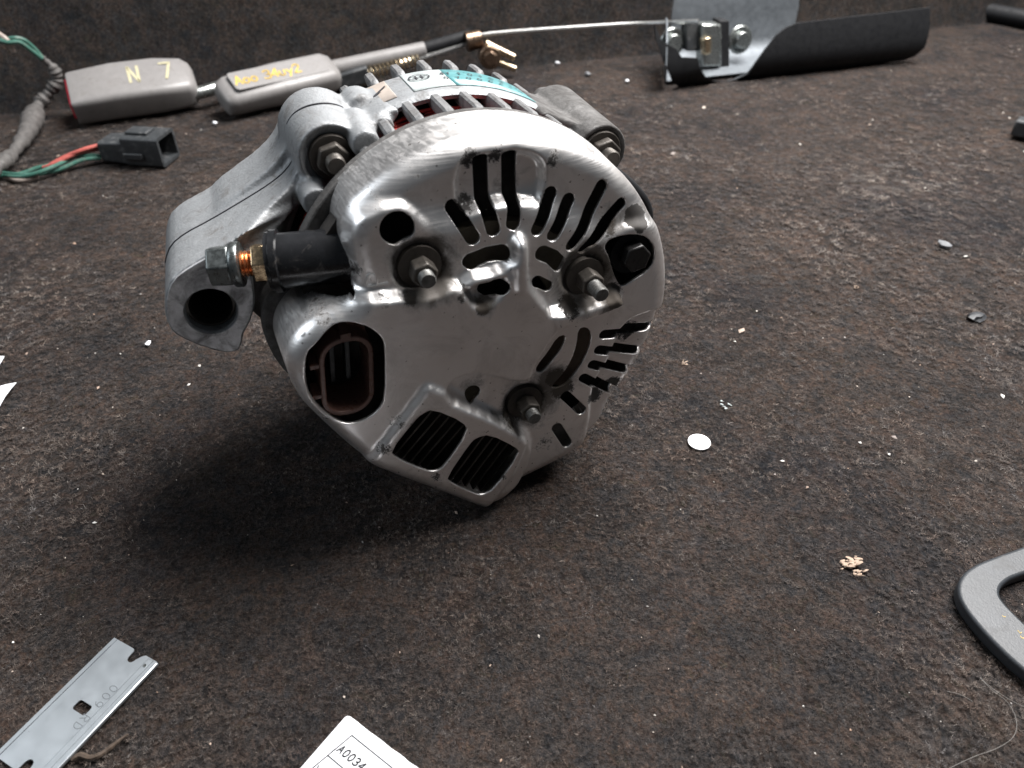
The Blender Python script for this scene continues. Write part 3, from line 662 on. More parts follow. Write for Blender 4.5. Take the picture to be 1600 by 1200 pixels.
def fuse(name, objs, mat, voxel=.75, it=6):       # one continuous casting out of overlapping solids
    V_, F_ = [], []
    for o in objs:
        k = len(V_); V_ += [tuple(v.co) for v in o.data.vertices]; F_ += [tuple(i + k for i in p.vertices) for p in o.data.polygons]
        me_ = o.data; bpy.data.objects.remove(o); bpy.data.meshes.remove(me_)
    me = bpy.data.meshes.new(name); me.from_pydata(V_, [], F_); me.update(); me.materials.append(mat)
    o = bpy.data.objects.new(name, me); COL.objects.link(o); o.parent = alt
    r_ = o.modifiers.new('fuse', 'REMESH'); r_.mode = 'VOXEL'; r_.voxel_size = voxel * S; r_.use_smooth_shade = True
    m_ = o.modifiers.new('soften', 'SMOOTH'); m_.factor = .5; m_.iterations = it
    return o
def pr(poly, a0, a1, it=1):
    m_ = MB(); m_.prism([tuple(p) for p in (chaikin(poly, it) if it else poly)], lambda p: A3(p, a0), lambda p: A3(p, a1)); return m_.o('solid', None, None, smooth=0)
def rod_(c_, r0, r1, a0, a1, n=28):
    m_ = MB(); m_.lathe([(.5, a0), (r0, a0), (r1, a1), (.5, a1)], A3(c_, 0), (0, 1, 0), n); return m_.o('solid', None, None, smooth=0)
cl2 = FA(572, 226, 33)
webL = [pr([cL + (-9.5, 2), cL + (-6, 8.5), cL + (2, 10.5), cL + (9, 7), polar(60.2, R(119)), polar(60.4, R(112)), polar(60.0, R(106)), polar(57, R(104)), polar(54, R(112)), polar(53, R(126))], 45, 69), pr([polar(60.5, R(119)), polar(60, R(108)), polar(54, R(108)), polar(54, R(119))], 41, 60),
        rod_(cl2, 4.0, 5.2, 32, 52), rod_(FA(497, 318, 30), 4.2, 6.0, 30, 52), rod_(cL + (13, 4.5), 5.5, 6.0, 58, 69), pr([FA(330, 294, 70), FA(400, 244, 70), FA(426, 217, 70), FA(440, 190, 70), FA(448, 168, 70), cL + (0, 6), cL + (0, -8), FA(404, 346, 34), FA(352, 384, 30)], 52, 75)]
boss(polar(59, R(-100)), 8, 10.5, 40, 92, M_CASTDIRT); boss(polar(62, R(-130)), 9, 10, 38, 80, M_CASTDIRT)
webR = [pr([cR + (-10, 3), cR + (-7, 8.5), cR + (2, 10.2), cR + (9, 4), cR + (4, -6), cR + (-12, -8)], 50, 72), pr([cR + (-9, 0), cR + (-6, 9.5), cR + (1, 9), cR + (3, -6), cR + (-10, -9)], 62, 77), pr([polar(60, R(62)), polar(60.3, R(54)), cR + (0, 6), cR + (0, -8), polar(54, R(34)), polar(54, R(60))], 40, 72)]
fuse('right_boss_casting', [bossR_o] + webR, M_CASTDIRT)
mb = MB(); mb.prism(chaikin([polar(54, R(34)), polar(62, R(32)), polar(70, R(18)), polar(75.5, R(9)), polar(75, R(1)), polar(68, R(-6)), polar(54, R(-10))], 2), lambda p: A3(p, 46), lambda p: A3(p, 66)); mb.o('adjuster_lug', M_BLACKPAINT, alt, bevel=2, seg=3)

# --- mounting ear
EA, EB = 27, 75
ear_top = [FA(x, y, a_) for x, y, a_ in [(257, 482, 27), (258, 460, 27), (267, 436, 27), (292, 416, 27), (332, 394, 27.5), (400, 342, 32), (432, 314, 35), (454, 288, 38), (468, 258, 41), (475, 228, 43), (484, 214, 44)]]
ear_bot = [FA(x, y, a_) for x, y, a_ in [(514, 262, 43), (500, 296, 42), (470, 318, 39), (436, 358, 34), (406, 396, 29), (394, 430, 27), (398, 455, 27), (399, 480, 27), (392, 505, 27), (381, 520, 27), (379, 538, 27), (374, 549, 27), (358, 554, 27), (332, 548, 27), (296, 536, 27), (268, 520, 27), (259, 500, 27)]]
eu = [FA(385, 360, 28)[0], FA(400, 342, 32)[0], FA(448, 298, 37)[0], FA(468, 262, 41)[0], FA(484, 232, 43)[0]]
def ear_fn(p, a): return A3(p, float(np.interp(p[0], eu, [27, 32, 37, 41, 43])) if a < 40 else a)
earp = [np.array(p) for p in chaikin(ear_top + ear_bot, 1)]
hc = FA(330, 486, EA); hr = 6.7
# outer body with a bored hole: front/back rings bridged by a bmesh-free strip (hole walls separate faces)
def plate_with_holes(name, outer, holes, a0, a1, mat, parent, fn=A3, bevel=0, seg=2):
    loops = [[Vector((p[0], p[1], 0)) for p in outer]] + [[Vector((p[0], p[1], 0)) for p in hl] for hl in holes]
    tri = tessellate_polygon(loops); flat = [p for l in loops for p in l]; n = len(flat)
    bm = bmesh.new(); vs = [bm.verts.new(Vector(fn((p.x, p.y), a0)) * S) for p in flat] + [bm.verts.new(Vector(fn((p.x, p.y), a1)) * S) for p in flat]
    for t in tri:
        bm.faces.new([vs[i] for i in t]); bm.faces.new([vs[i + n] for i in reversed(t)])
    o_ = 0
    for l in loops:
        m_ = len(l)
        for k in range(m_): bm.faces.new([vs[o_ + k], vs[o_ + (k + 1) % m_], vs[o_ + (k + 1) % m_ + n], vs[o_ + k + n]])
        o_ += m_
    bmesh.ops.recalc_face_normals(bm, faces=bm.faces)
    bmesh.ops.dissolve_limit(bm, angle_limit=R(.5), verts=bm.verts, edges=bm.edges)
    me = bpy.data.meshes.new(name); bm.to_mesh(me); bm.free(); me.materials.append(mat)
    me.polygons.foreach_set('use_smooth', [True] * len(me.polygons)); me.set_sharp_from_angle(angle=R(40))
    o = bpy.data.objects.new(name, me); COL.objects.link(o); o.parent = parent
    if bevel:
        md = o.modifiers.new('bevel', 'BEVEL'); md.width = bevel * S; md.segments = seg; md.limit_method = 'ANGLE'; md.angle_limit = R(40)
    return o
hole = [hc + hr * np.array([math.cos(t), math.sin(t)]) for t in np.linspace(0, 2 * math.pi, 40, endpoint=False)]
earo = fuse('mounting_ear', [plate_with_holes('solid', earp, [hole], EA, EB, M_CAST, alt, fn=ear_fn), bossL_o] + webL, M_CAST)
earo['label'] = 'grey cast mounting ear with a round bolt hole'
# bushing inside the hole, parting line along the edge
mb = MB(); mb.lathe([(hr - .1, 3 + EA), (hr - .1, EB - 1), (hr - .8, EB - 1), (hr - .8, EA + 3)], A3(hc, 0), (0, 1, 0), 40, closed=True); mb.o('bushing', M_STEELDK, alt)
mb = MB(); mb.lathe([(1, EB - 6), (hr - .9, EB - 6), (hr - .9, EB - 2), (1, EB - 2)], A3(hc, 0), (0, 1, 0), 30); mb.o('bushing_end', M_BLACKIN, alt)
pm = [A3(p, 49) for p in [q for q in chaikin(ear_top, 1)][1:-6]]
mb = MB(); mb.tube([q for q in pm], .32, 6); mb.o('parting_line', M_INK, alt)
mb = MB(); mb.tube([L3(cL[0] + 10.85 * math.cos(t), 53 + 1.5 * math.sin(t * 3), cL[1] + 10.85 * math.sin(t)) for t in np.linspace(R(150), R(50), 20)], .3, 6); mb.o('parting_line', M_INK, alt)
fpoly = [FA(x, y, 26.7) for x, y in [(260, 482), (261, 461), (270, 438), (294, 419), (334, 397), (352, 392), (376, 404), (390, 428), (395, 455), (396, 480), (389, 503), (378, 519), (376, 538), (371, 546), (357, 551), (333, 545), (298, 533), (271, 518), (262, 500)]]
fhole = [hc + 7.2 * np.array([math.cos(t), math.sin(t)]) for t in np.linspace(0, 2 * math.pi, 40, endpoint=False)]
plate_with_holes('machined_face', [tuple(p) for p in chaikin(fpoly, 1)], [[tuple(p) for p in fhole]], 26.6, 27.6, M_CASTFACE, alt, bevel=.2)['label'] = 'scuffed bare metal face round the bolt hole'
# front bracket skirt that carries the ear, behind the dark gap
mb = MB(); mb.prism(chaikin([hc + (-3, -4), hc + (14, 2), cL + (-4, -16), polar(52, R(130)), polar(50, R(165)), polar(56, R(178)), polar(58, R(200)), (-58, 60), (-66, 74)], 1), lambda p: A3(p, 52), lambda p: A3(p, 92)); mb.o('front_bracket_web', M_CASTDIRT, alt, bevel=1.5)

# --- stud nuts on the cover
for k, ((px, py), ln, rr) in enumerate([((664, 430), 5.4, 3.8), ((926, 445), 8.2, 3.8), ((829, 643), 5.6, 3.7)]):
    c_ = FA(px, py, 0); hi = RNG + 1.2
    m_ = MB(); m_.lathe([(2, hi - 1.0), (6.0, hi - .8), (6.3, hi + .8), (2, hi + .8)], A3(c_, 0), (0, 1, 0), 32); m_.o('washer', M_STEELDK, alt)
    hexnut('hex_nut', c_, rr, -.8, hi - 1.2, M_STEELDK, .25 + k * .2)
    m_ = MB(); thread(m_, c_, 2.3, -.8 - ln + 2.5, .5, 1.0); m_.o('stud', M_STUD, alt)
cb = FA(991, 400, 5)
mb = MB(); mb.lathe([(1, 7.2), (6.8, 7.2), (6.8, 9.5), (1, 9.5)], A3(cb, 0), (0, 1, 0), 32); mb.o('washer', M_BLACKPAINT, alt)
hexnut('black_bolt', cb, 4.6, 2.6, 7.2, simple('black_oxide', (.035, .034, .034), .7, .38, .3, 400, .2, .0003), .2)

# --- output terminal pointing left out of the notch
TA = 18.0; T0 = FA(540, 399, TA); dT = np.array([-.98, .2, .0]); dT /= np.linalg.norm(dT); TB0 = A3(T0, TA)
def TX(t): return TB0 + dT * t
mb = MB(); mb.lathe([(6, -6), (7.6, -6), (7.5, 17.2), (8.6, 17.5), (8.6, 19.2), (8.1, 19.5), (8.1, 20.4), (4, 20.4)], TB0, dT, 48); mb.o('terminal_insulator', M_BLACKPL, alt, smooth=30)['label'] = 'glossy black insulator of the output terminal'
mb = MB(); mb.cyl(TX(20.5), TX(24.4), 5.5, 5.5, 6, .35); mb.o('brass_nut', M_BRASS, alt, smooth=20, bevel=.3)
mb = MB(); prof_ = [(.1, 19)] + [(3.6 if i % 2 else 3.0, 19 + i * .5) for i in range(29)] + [(.1, 34)]; mb.lathe(prof_, TB0, dT, 24); mb.o('terminal_bolt', M_COPPERBOLT, alt)
mb = MB(); mb.lathe([(3, 27.8), (6.0, 27.8), (6.2, 28.1), (6.2, 29.6), (5.9, 30), (3, 30)], TB0, dT, 36); mb.o('washer', M_ZINCDK, alt)
mb = MB(); mb.cyl(TX(30.1), TX(36.0), 6.0, 5.7, 6, .35); mb.o('terminal_nut', M_ZINCDK, alt, smooth=20, bevel=.5)

# --- brown plug socket inside the oval opening
sc = FA(543, 590, 2.5)
def rrect(hw, hh, r_, n=8, skew=0.0):
    out = []
    for cx, cy, a0 in ((hw - r_, hh - r_, 0), (-hw + r_, hh - r_, 90), (-hw + r_, -hh + r_, 180), (hw - r_, -hh + r_, 270)):
        for k in range(n + 1):
            t = R(a0 + 90 * k / n); out.append(np.array([cx + r_ * math.cos(t) + skew * (cy + r_ * math.sin(t)), cy + r_ * math.sin(t)]))
    return out
so = [sc + p for p in rrect(7.5, 13.0, 6.4, 8, .11)]; si = [sc + p for p in rrect(6.1, 11.6, 5.2, 8, .11)]
plate_with_holes('socket_shell', so, [si], 2.5, 18, M_BROWNPL, alt, bevel=.3)['label'] = 'brown plastic oval plug socket'
def lbox(name, u0, u1, a0, a1, w0, w1, mat, bv=.2):
    m_ = MB(); m_.box((u0, a0, w0), (u1, a1, w1), lambda q: L3(sc[0] + q[0] + .11 * q[2], q[1], sc[1] + q[2])); return m_.o(name, mat, alt, bevel=bv, smooth=30)
lbox('socket_key', -1.4, 1.4, 2.2, 10, 12.4, 14.4, M_BROWNPL); lbox('socket_key', -10.0, -7.2, 3.2, 10, 4.4, 5.8, M_BROWNPL); lbox('socket_key', -10.0, -7.2, 3.2, 10, -5.8, -4.4, M_BROWNPL)
for du in (-2.9, 1.6): lbox('socket_pin', du - .7, du + .7, 11, 18, -6.5, 7.5, M_PLUG, .2)
lbox('socket_floor', -6.4, 6.4, 16.5, 18, -12, 12, M_BLACKIN, 0)

# ------------------------------------------------------------------ seat-belt buckle assembly
def frame(p0, p1, up=(0, 0, 1), tilt=0.0):
    x = np.asarray(p1, float) - p0; L = np.linalg.norm(x); x /= L
    y = np.cross(up, x); y /= np.linalg.norm(y); z = np.cross(x, y)
    y, z = y * math.cos(tilt) + z * math.sin(tilt), z * math.cos(tilt) - y * math.sin(tilt)
    return (lambda q: np.asarray(p0) + x * q[0] + y * q[1] + z * q[2]), L
buck = empty('seat_belt_buckle', G(215, 165)); BO = G(215, 165)
tag(buck, 'grey plastic seat belt buckle with red button, yellow marker writing and metal stalk', 'seat belt buckle')
def BK(mb_, name, mat, parent=buck, **k):
    off = BO if parent is buck else BO
    mb_.v = [tuple(np.asarray(p) - BO) for p in mb_.v]; o = mb_.o(name, mat, None, **k)
    o.parent = parent; return o
f0, Lb = frame(G(126, 198, 1), G(318, 171, 1), tilt=R(22))
def loft(mb_, secs, fn):          # secs: list of loops of equal length (local 3D)
    n = len(secs[0]); v = [fn(p) for s_ in secs for p in s_]
    f = [(i * n + k, i * n + (k + 1) % n, (i + 1) * n + (k + 1) % n, (i + 1) * n + k) for i in range(len(secs) - 1) for k in range(n)]
    f += [tuple(range(n - 1, -1, -1)), tuple(range((len(secs) - 1) * n, len(secs) * n))]
    mb_.add(v, f)
def sect(x, y0, y1, z0, z1, r_, n=5): return [np.array([x, p[0] + (y0 + y1) / 2, p[1] + (z0 + z1) / 2]) for p in rrect((y1 - y0) / 2, (z1 - z0) / 2, r_, n)]
mb = MB(); loft(mb, [sect(0, 1, 36, 0, 19, 3), sect(2, 0, 37, 0, 20, 4), sect(Lb * .35, -.5, 39, 0, 22.5, 5), sect(Lb * .7, -.5, 39, 0, 22.5, 5), sect(Lb - 7, 1, 37, 0, 21.5, 6), sect(Lb - 2, 3, 34, 1, 19.5, 7), sect(Lb, 6, 30, 3, 16, 6)], f0)
bbody = BK(mb, 'buckle_body', M_GREYPL, smooth=50)
mb = MB(); loft(mb, [sect(-1.6, 4, 33, 3, 16.5, 2), sect(2, 4, 33, 3, 16.5, 2)], f0); BK(mb, 'release_button', M_RED, bevel=.5)
mb = MB(); s_, _ = strokes('N 7', 13, .95)
ribbons(mb, [[(x + Lb * .48, 31 - (15 - y) * 1.3) for x, y in pl] for pl in s_], 2.0, lambda p: f0((p[0], p[1], 22.75))); BK(mb, 'marker_writing', M_YELLOWF)
mb = MB(); mb.tube(spline([G(300, 148, 12), G(330, 140, 13), G(365, 128, 14)], 4), 4.6, 14); BK(mb, 'stalk', M_ZINC)
f1, Ls = frame(G(360, 188, 1), G(538, 146, 1), tilt=R(24))
mb = MB(); loft(mb, [sect(0, 6, 24, 2, 11, 4), sect(2, 2, 28, 0, 14, 5), sect(8, 0, 30, 0, 16.5, 6), sect(Ls * .5, -1, 31, 0, 19, 6), sect(Ls - 8, 0, 31, 0, 19, 6), sect(Ls - 2, 2, 29, 1, 17, 6), sect(Ls, 6, 25, 3, 13, 4)], f1); sleeve = BK(mb, 'stalk_sleeve', M_GREYPL, smooth=50)
mb = MB(); mb.prism([np.array([p[0] + Ls * .5, p[1] + 16]) for p in rrect(Ls * .40, 9.5, 3)], lambda p: f1((p[0], p[1], 18.0)), lambda p: f1((p[0], p[1], 19.5))); BK(mb, 'sleeve_panel', M_GREYPL, bevel=.4)
mb = MB(); s_, wt = strokes('Aoo 34uy2', 8.6, .70)
ribbons(mb, [[(x + Ls * .12 + y * .15, y + 11.5) for x, y in pl] for pl in s_], 1.35, lambda p: f1((p[0], p[1], 19.75))); BK(mb, 'marker_writing', M_YELLOW)
mb = MB(); mb.cyl(WL(500, 112, 16), WL(664, 78, 12), 6.5, 6.5, 24); BK(mb, 'grey_tube', M_GREYPL, bevel=.5)
mb = MB(); mb.cyl(WL(655, 79, 12), WL(735, 56, 12), 5.2, 5.2, 16); BK(mb, 'black_tube', M_BLACKPAINT, bevel=.4)
f2, Lx = frame(WL(530, 142, 24), WL(580, 126, 24))
mb = MB(); mb.box((0, -3, 0), (Lx, 12, 12), f2); BK(mb, 'end_block', M_PLUG, bevel=1.2)
hp0, hp1 = WL(566, 118, 22), WL(656, 92, 18); ft, Lh = frame(hp0, hp1)
mb = MB(); mb.tube([ft((Lh * t, 4.2 * math.cos(t * 2 * math.pi * 14), 4.2 * math.sin(t * 2 * math.pi * 14))) for t in np.linspace(0, 1, 14 * 12)], .95, 6); BK(mb, 'spring', M_SPRING)
mb = MB(); mb.tube(spline([hp0, hp1, WL(735, 66, 16), WL(760, 54, 16), WL(900, 43, 16), WL(1000, 37, 30), WL(1092, 33, 70)], 10), 1.7, 8); BK(mb, 'steel_cable', M_CABLE)
mb = MB(); mb.cyl(WL(728, 66, 18), WL(752, 60, 18), 8, 7, 14); BK(mb, 'cable_clamp', M_BRONZE, bevel=.8)
mb = MB(); mb.cyl(WL(764, 84, 12), WL(766, 91, 34), 9.5, 9.0, 24); BK(mb, 'anchor_boss', M_BRONZE, bevel=.8)
mb = MB(); mb.cyl(WL(766, 90, 34), WL(767, 93, 40), 6.5, 6.2, 6, .4); BK(mb, 'anchor_nut', M_BRONZE, bevel=.8)
mb = MB(); mb.cyl(WL(758, 68, 20), WL(804, 90, 26), 3.4, 3.0, 14); BK(mb, 'anchor_pin', M_SPRING, bevel=.6)
mb = MB(); mb.cyl(WL(774, 96, 22), WL(806, 108, 26), 3.0, 2.6, 14); BK(mb, 'anchor_pin', M_SPRING, bevel=.6)

# ------------------------------------------------------------------ bent sheet-metal housing, right background
TG0, TG1 = G(1052, 142, 1), G(1432, 99, 1)
td = (TG1 - TG0) / np.linalg.norm(TG1 - TG0); tn = np.array([-td[1], td[0], 0])
tlean = np.array([tn[0], tn[1], 0]) * .18 + np.array([0, 0, 1.0]); npl = np.cross(td, tlean); npl /= np.linalg.norm(npl)
tray = empty('metal_bracket_housing', TG0)
tag(tray, 'bent grey sheet metal channel with black outside and cut-out, at upper right', 'metal bracket')
def TR(px, py, off=0.0): return PL(px, py, TG0, npl) + tn * off
def curl(o):                      # bend the foot of the wall inwards into a trough
    bm = bmesh.new(); bm.from_mesh(o.data)
    for z_ in (2, 4.5, 7.5, 11, 15, 20, 26, 33):
        bmesh.ops.bisect_plane(bm, geom=bm.verts[:] + bm.edges[:] + bm.faces[:], plane_co=(0, 0, z_ * S), plane_no=(0, 0, 1))
    for v in bm.verts:
        z_ = v.co.z / S; k = 10 * max(0, 1 - z_ / 18) ** 2 + .004 * max(0, z_ - 20) ** 2
        v.co += Vector(tn * k * S)
    bmesh.ops.triangulate(bm, faces=[f_ for f_ in bm.faces if len(f_.verts) > 4])
    bm.to_mesh(o.data); bm.free(); o.modifiers.clear()
    o.data.polygons.foreach_set('use_smooth', [True] * len(o.data.polygons)); o.data.set_sharp_from_angle(angle=R(40))
def TB(mb_, name, mat, **k):
    mb_.v = [tuple(np.asarray(p) - TG0) for p in mb_.v]; o = mb_.o(name, mat, tray, **k); return o
fw_px = [(1026, 40), (1036, 66), (1056, 76), (1066, 90), (1090, 91), (1095, 108), (1106, 122), (1122, 131), (1142, 135), (1160, 130), (1174, 118), (1182, 98), (1196, 78), (1214, 56), (1230, 44), (1248, 37), (1456, 13), (1453, 45), (1446, 75), (1436, 92), (1424, 99), (1240, 131), (1150, 143), (1072, 143), (1056, 132), (1038, 98), (1026, 62)]
mb = MB(); mb.prism(fw_px, lambda p: TR(p[0], p[1]), lambda p: TR(p[0], p[1], 1.6)); fw = TB(mb, 'front_wall', M_BLACKPAINT, bevel=.3); curl(fw)
mb = MB(); mb.prism([(1028, 44), (1037, 68), (1057, 78), (1067, 92), (1090, 93), (1096, 110), (1106, 123), (1122, 132), (1142, 136), (1160, 131), (1174, 119), (1183, 98), (1197, 78), (1215, 57), (1231, 45), (1249, 38), (1452, 15), (1447, 70), (1430, 92), (1240, 126), (1150, 139), (1074, 139), (1058, 128), (1040, 96)], lambda p: TR(p[0], p[1], 1.7), lambda p: TR(p[0], p[1], 2.8)); curl(TB(mb, 'inner_lining', M_STEELGREY, bevel=.2))
# floor and back of the channel
Lt = np.linalg.norm(TG1 - TG0)
def tl(t, k, z): return TG0 + td * t + tn * k + np.array([0, 0, z])
prof_ = [(17, 2.5), (24, 3), (46, 5), (56, 9), (60, 18), (61, 40), (66, 62)]
mb = MB(); v = []; f = []
for i, t in enumerate((-6, Lt * .35, Lt * .62)):
    for k_, z_ in prof_: v.append(tl(t + (.5 * k_ if i == 0 else 0), k_, z_))
    for k_, z_ in reversed(prof_): v.append(tl(t + (.5 * k_ if i == 0 else 0), k_ + 1.2, z_ - 1.4))
n = 2 * len(prof_)
for i in range(2):
    for k in range(n): f.append((i * n + k, i * n + (k + 1) % n, (i + 1) * n + (k + 1) % n, (i + 1) * n + k))
f += [tuple(range(n)), tuple(range(2 * n, 3 * n))]
mb.add(v, f); TB(mb, 'channel_floor', M_STEELGREY, smooth=50)
mb = MB(); lw = [(11, 3), (46, 5), (60, 18), (61, 40), (30, 44), (8, 36), (1, 20)]
mb.prism(lw, lambda p: tl(-8 - .1 * p[1] + .5 * p[0], p[0], p[1]), lambda p: tl(-6.5 - .1 * p[1] + .5 * p[0], p[0], p[1])); TB(mb, 'end_wall', M_STEELGREY, bevel=.3)
def tcyl(px, py, k, r_, ln, name, mat, n=20):
    p = PL(px, py, TG0 + tn * k, npl); m_ = MB(); m_.cyl(p, p - npl * ln * np.sign(npl @ tn), r_, r_ * .9, n); TB(m_, name, mat, bevel=.6)
for (x, y) in ((1050, 66), (1156, 62)):
    tcyl(x, y, 40, 12, 2.0, 'rivet_plate', M_ZINC); tcyl(x, y, 38, 7, 6, 'rivet', M_ZINC)
def tbox(x0, y0, x1, y1, k0, k1, name, mat, bv=.8):
    m_ = MB(); m_.prism([(x0, y0), (x1, y0), (x1, y1), (x0, y1)], lambda p: PL(p[0], p[1], TG0 + tn * k0, npl), lambda p: PL(p[0], p[1], TG0 + tn * k0, npl) + tn * (k1 - k0)); TB(m_, name, mat, bevel=bv)
tbox(1097, 38, 1128, 104, 28, 40, 'latch_block', M_ZINC, 1.5); tbox(1124, 32, 1140, 106, 32, 44, 'latch_cheek', M_BLACKPAINT, 1.0); tbox(1072, 34, 1092, 80, 34, 44, 'latch_cheek', M_PLUG, 1.0)
m_ = MB(); m_.cyl(PL(1102, 58, TG0 + tn * 24, npl), PL(1104, 84, TG0 + tn * 24, npl), 5, 4, 16); TB(m_, 'cable_end', M_SPRING, bevel=1)

# ------------------------------------------------------------------ wiring plug and harness, left
har = empty('wiring_plug', G(205, 250)); HO = G(205, 250)
tag(har, 'black rectangular wiring plug with red and green wires and taped harness', 'wiring plug')
def HB(mb_, name, mat, **k):
    mb_.v = [tuple(np.asarray(p) - HO) for p in mb_.v]; return mb_.o(name, mat, har, **k)
fh, Lc = frame(G(160, 256, 1), G(258, 262, 1))
def tubebox(x0, x1, y0, y1, z0, z1, t, mat, name):
    pts = rrect((y1 - y0) / 2, (z1 - z0) / 2, 2.0, 4); inn = rrect((y1 - y0) / 2 - t, (z1 - z0) / 2 - t, 1.2, 4); c_ = np.array([(y0 + y1) / 2, (z0 + z1) / 2])
    n = len(pts); mb_ = MB()
    v = [fh((x, *(c_ + p))) for x, lp in ((x0, pts), (x1, pts), (x1, inn), (x0 + 3, inn)) for p in lp]
    f = [(i * n + k, i * n + (k + 1) % n, (i + 1) * n + (k + 1) % n, (i + 1) * n + k) for i in range(3) for k in range(n)] + [tuple(range(n)), tuple(range(3 * n, 4 * n))]
    mb_.add(v, f); return HB(mb_, name, mat, smooth=35)
tubebox(Lc * .42, Lc, -1, 21, 0, 19, 2.0, M_PLUG, 'plug_hood')
mb = MB(); loft(mb, [sect(0, 1, 19, 1, 14, 2), sect(Lc * .44, 0, 20, 0, 15.5, 2)], fh); HB(mb, 'plug_body', M_PLUG, bevel=.5)
mb = MB(); mb.box((Lc * .42, -2.6, 5), (Lc * .72, -.8, 9), fh); mb.box((Lc * .46, 4, 18.8), (Lc * .8, 15, 21), fh); HB(mb, 'plug_latch', M_PLUG, bevel=.6)
for k, (mat, pts) in enumerate([(M_WR, [(160, 232, 8), (120, 240, 9), (85, 256, 6), (68, 262, 4)]), (M_WR, [(158, 226, 11), (130, 234, 11), (100, 246, 8), (72, 262, 4)]),
        (M_WG, [(158, 243, 5), (120, 244, 7), (95, 254, 5), (60, 262, 4), (30, 272, 3), (-10, 275, 3)]), (M_WG, [(158, 247, 4), (128, 250, 5), (95, 264, 3), (60, 272, 3), (20, 272, 4), (-10, 268, 4)]),
        (M_WG, [(110, 248, 6), (70, 266, 6), (35, 276, 4), (8, 274, 3), (-20, 262, 4)]), (M_WP, [(60, 276, 2.5), (30, 282, 2), (8, 276, 2), (-14, 268, 3)])]):
    mb = MB(); mb.tube(spline([G(*p) for p in pts], 8), 1.35, 8); HB(mb, 'wire', mat)
hp = [(-30, 290, 8), (-4, 262, 8), (18, 242, 8), (40, 212, 9), (50, 190, 9)]
mb = MB(); pth = spline([G(*p) for p in hp] + [WL(60, 165, 22), WL(76, 146, 16), WL(89, 126, 14), WL(84, 108, 14), WL(66, 90, 14)], 9); rr = [4.1 + .8 * math.sin(i * .55) + .6 * math.sin(i * 1.9) + (2.2 if 28 < i < 42 else 0) for i in range(len(pth))]
rr = np.array(rr); rr[-14:] *= np.linspace(1, .5, 14)
mb.tube(pth, rr, 14); HB(mb, 'taped_harness', M_TAPEBLK)
for pts in ([(68, 92, 14), (52, 74, 14), (36, 62, 16), (18, 60, 18), (-10, 68, 14)], [(66, 92, 16), (48, 78, 18), (30, 66, 20), (10, 66, 22), (-10, 58, 18)]):
    mb = MB(); mb.tube(spline([WL(*p) for p in pts], 8), 1.5, 8); HB(mb, 'wire', M_WG)
mb = MB(); mb.tube(spline([WL(22, 80, 18), WL(10, 62, 20), WL(-6, 50, 16)], 6), 1.8, 8); HB(mb, 'wire', M_WP)
# ------------------------------------------------------------------ razor blade
b0, b1, b2 = G(179, 997, .6), G(250, 1031, 1.0), G(0, 1172, .6)
bx = (b2 - b0) / np.linalg.norm(b2 - b0); bl = 38.1; by = b1 - b0; by = by - bx * (by @ bx); bw = np.linalg.norm(by); by /= bw; bz = np.cross(by, bx); bz = bz if bz[2] > 0 else -bz
raz = empty('razor_blade', b0); tag(raz, 'single edge steel razor blade stamped with numerals, lying at lower left', 'razor blade')
def RZ(p, z=0.0): return bx * p[0] + by * p[1] + bz * z
def notch(cx, sgn):                       # open rounded notch on an end
    pts = []
    for t in np.linspace(-90, 90, 9): pts.append((cx + sgn * (2.6 + 1.5 * math.cos(R(t))), 11.0 - 1.5 * math.sin(R(t)) * (1 if sgn > 0 else 1)))
    return pts
n1 = [(2.4 + 1.3 * math.cos(R(t)), 10.3 + 1.3 * math.sin(R(t))) for t in (-80, -50, -20, 10, 40, 70, 95)]
outer = [(0, 0), (0, 8.2), (.5, 8.9)] + n1 + [(.8, 12.4), (.0, 13.2), (0, bw)] + [(bl, bw), (bl, 13.2), (bl - .8, 12.4)] + [(bl - x, y) for x, y in reversed(n1)] + [(bl - .5, 8.9), (bl, 8.2), (bl, 0)]
holeb = [(19 + p[0], 9.9 + p[1]) for p in rrect(1.45, 2.5, .8, 5)]
plate_with_holes('blade', outer, [holeb], 0.0, .30, M_BLADE, raz, fn=lambda p, z: RZ(p, z))
mb = MB(); mb.prism([(0.1, -.0), (bl - .1, -.0), (bl - .1, 1.5), (.1, 1.5)], lambda p: RZ(p, .30 if p[1] > .5 else .12), lambda p: RZ(p, .335 if p[1] > .5 else .14)); mb.o('cutting_edge', M_BLADEEDGE, raz)
mb = MB(); mb.prism([(.2, bw - 3.0), (bl - .2, bw - 3.0), (bl - .2, bw + .9), (.2, bw + .9)], lambda p: RZ(p, .85), lambda p: RZ(p, -.45)); mb.o('spine', M_BLADE, raz, bevel=.4, seg=3)
mb = MB(); mb.prism([(.3, bw - .95), (bl - .3, bw - .95), (bl - .3, bw - .75), (.3, bw - .75)], lambda p: RZ(p, .88), lambda p: RZ(p, .80)); mb.o('spine_crease', M_ENGR, raz)
s_, wt = strokes('009 RD', 2.5, .98); mb = MB()
ribbons(mb, [[(10.6 + x, bw - 5.9 + y) for x, y in pl] for pl in s_], .22, lambda p: RZ(p, .34)); mb.o('stamped_numerals', M_ENGR, raz)
mb = MB(); mb.cyl(RZ((2.6, bw - 1.9), .84), RZ((2.6, bw - 1.9), 1.05), .55, .5, 12); mb.o('spine_dimple', M_ZINC, raz)

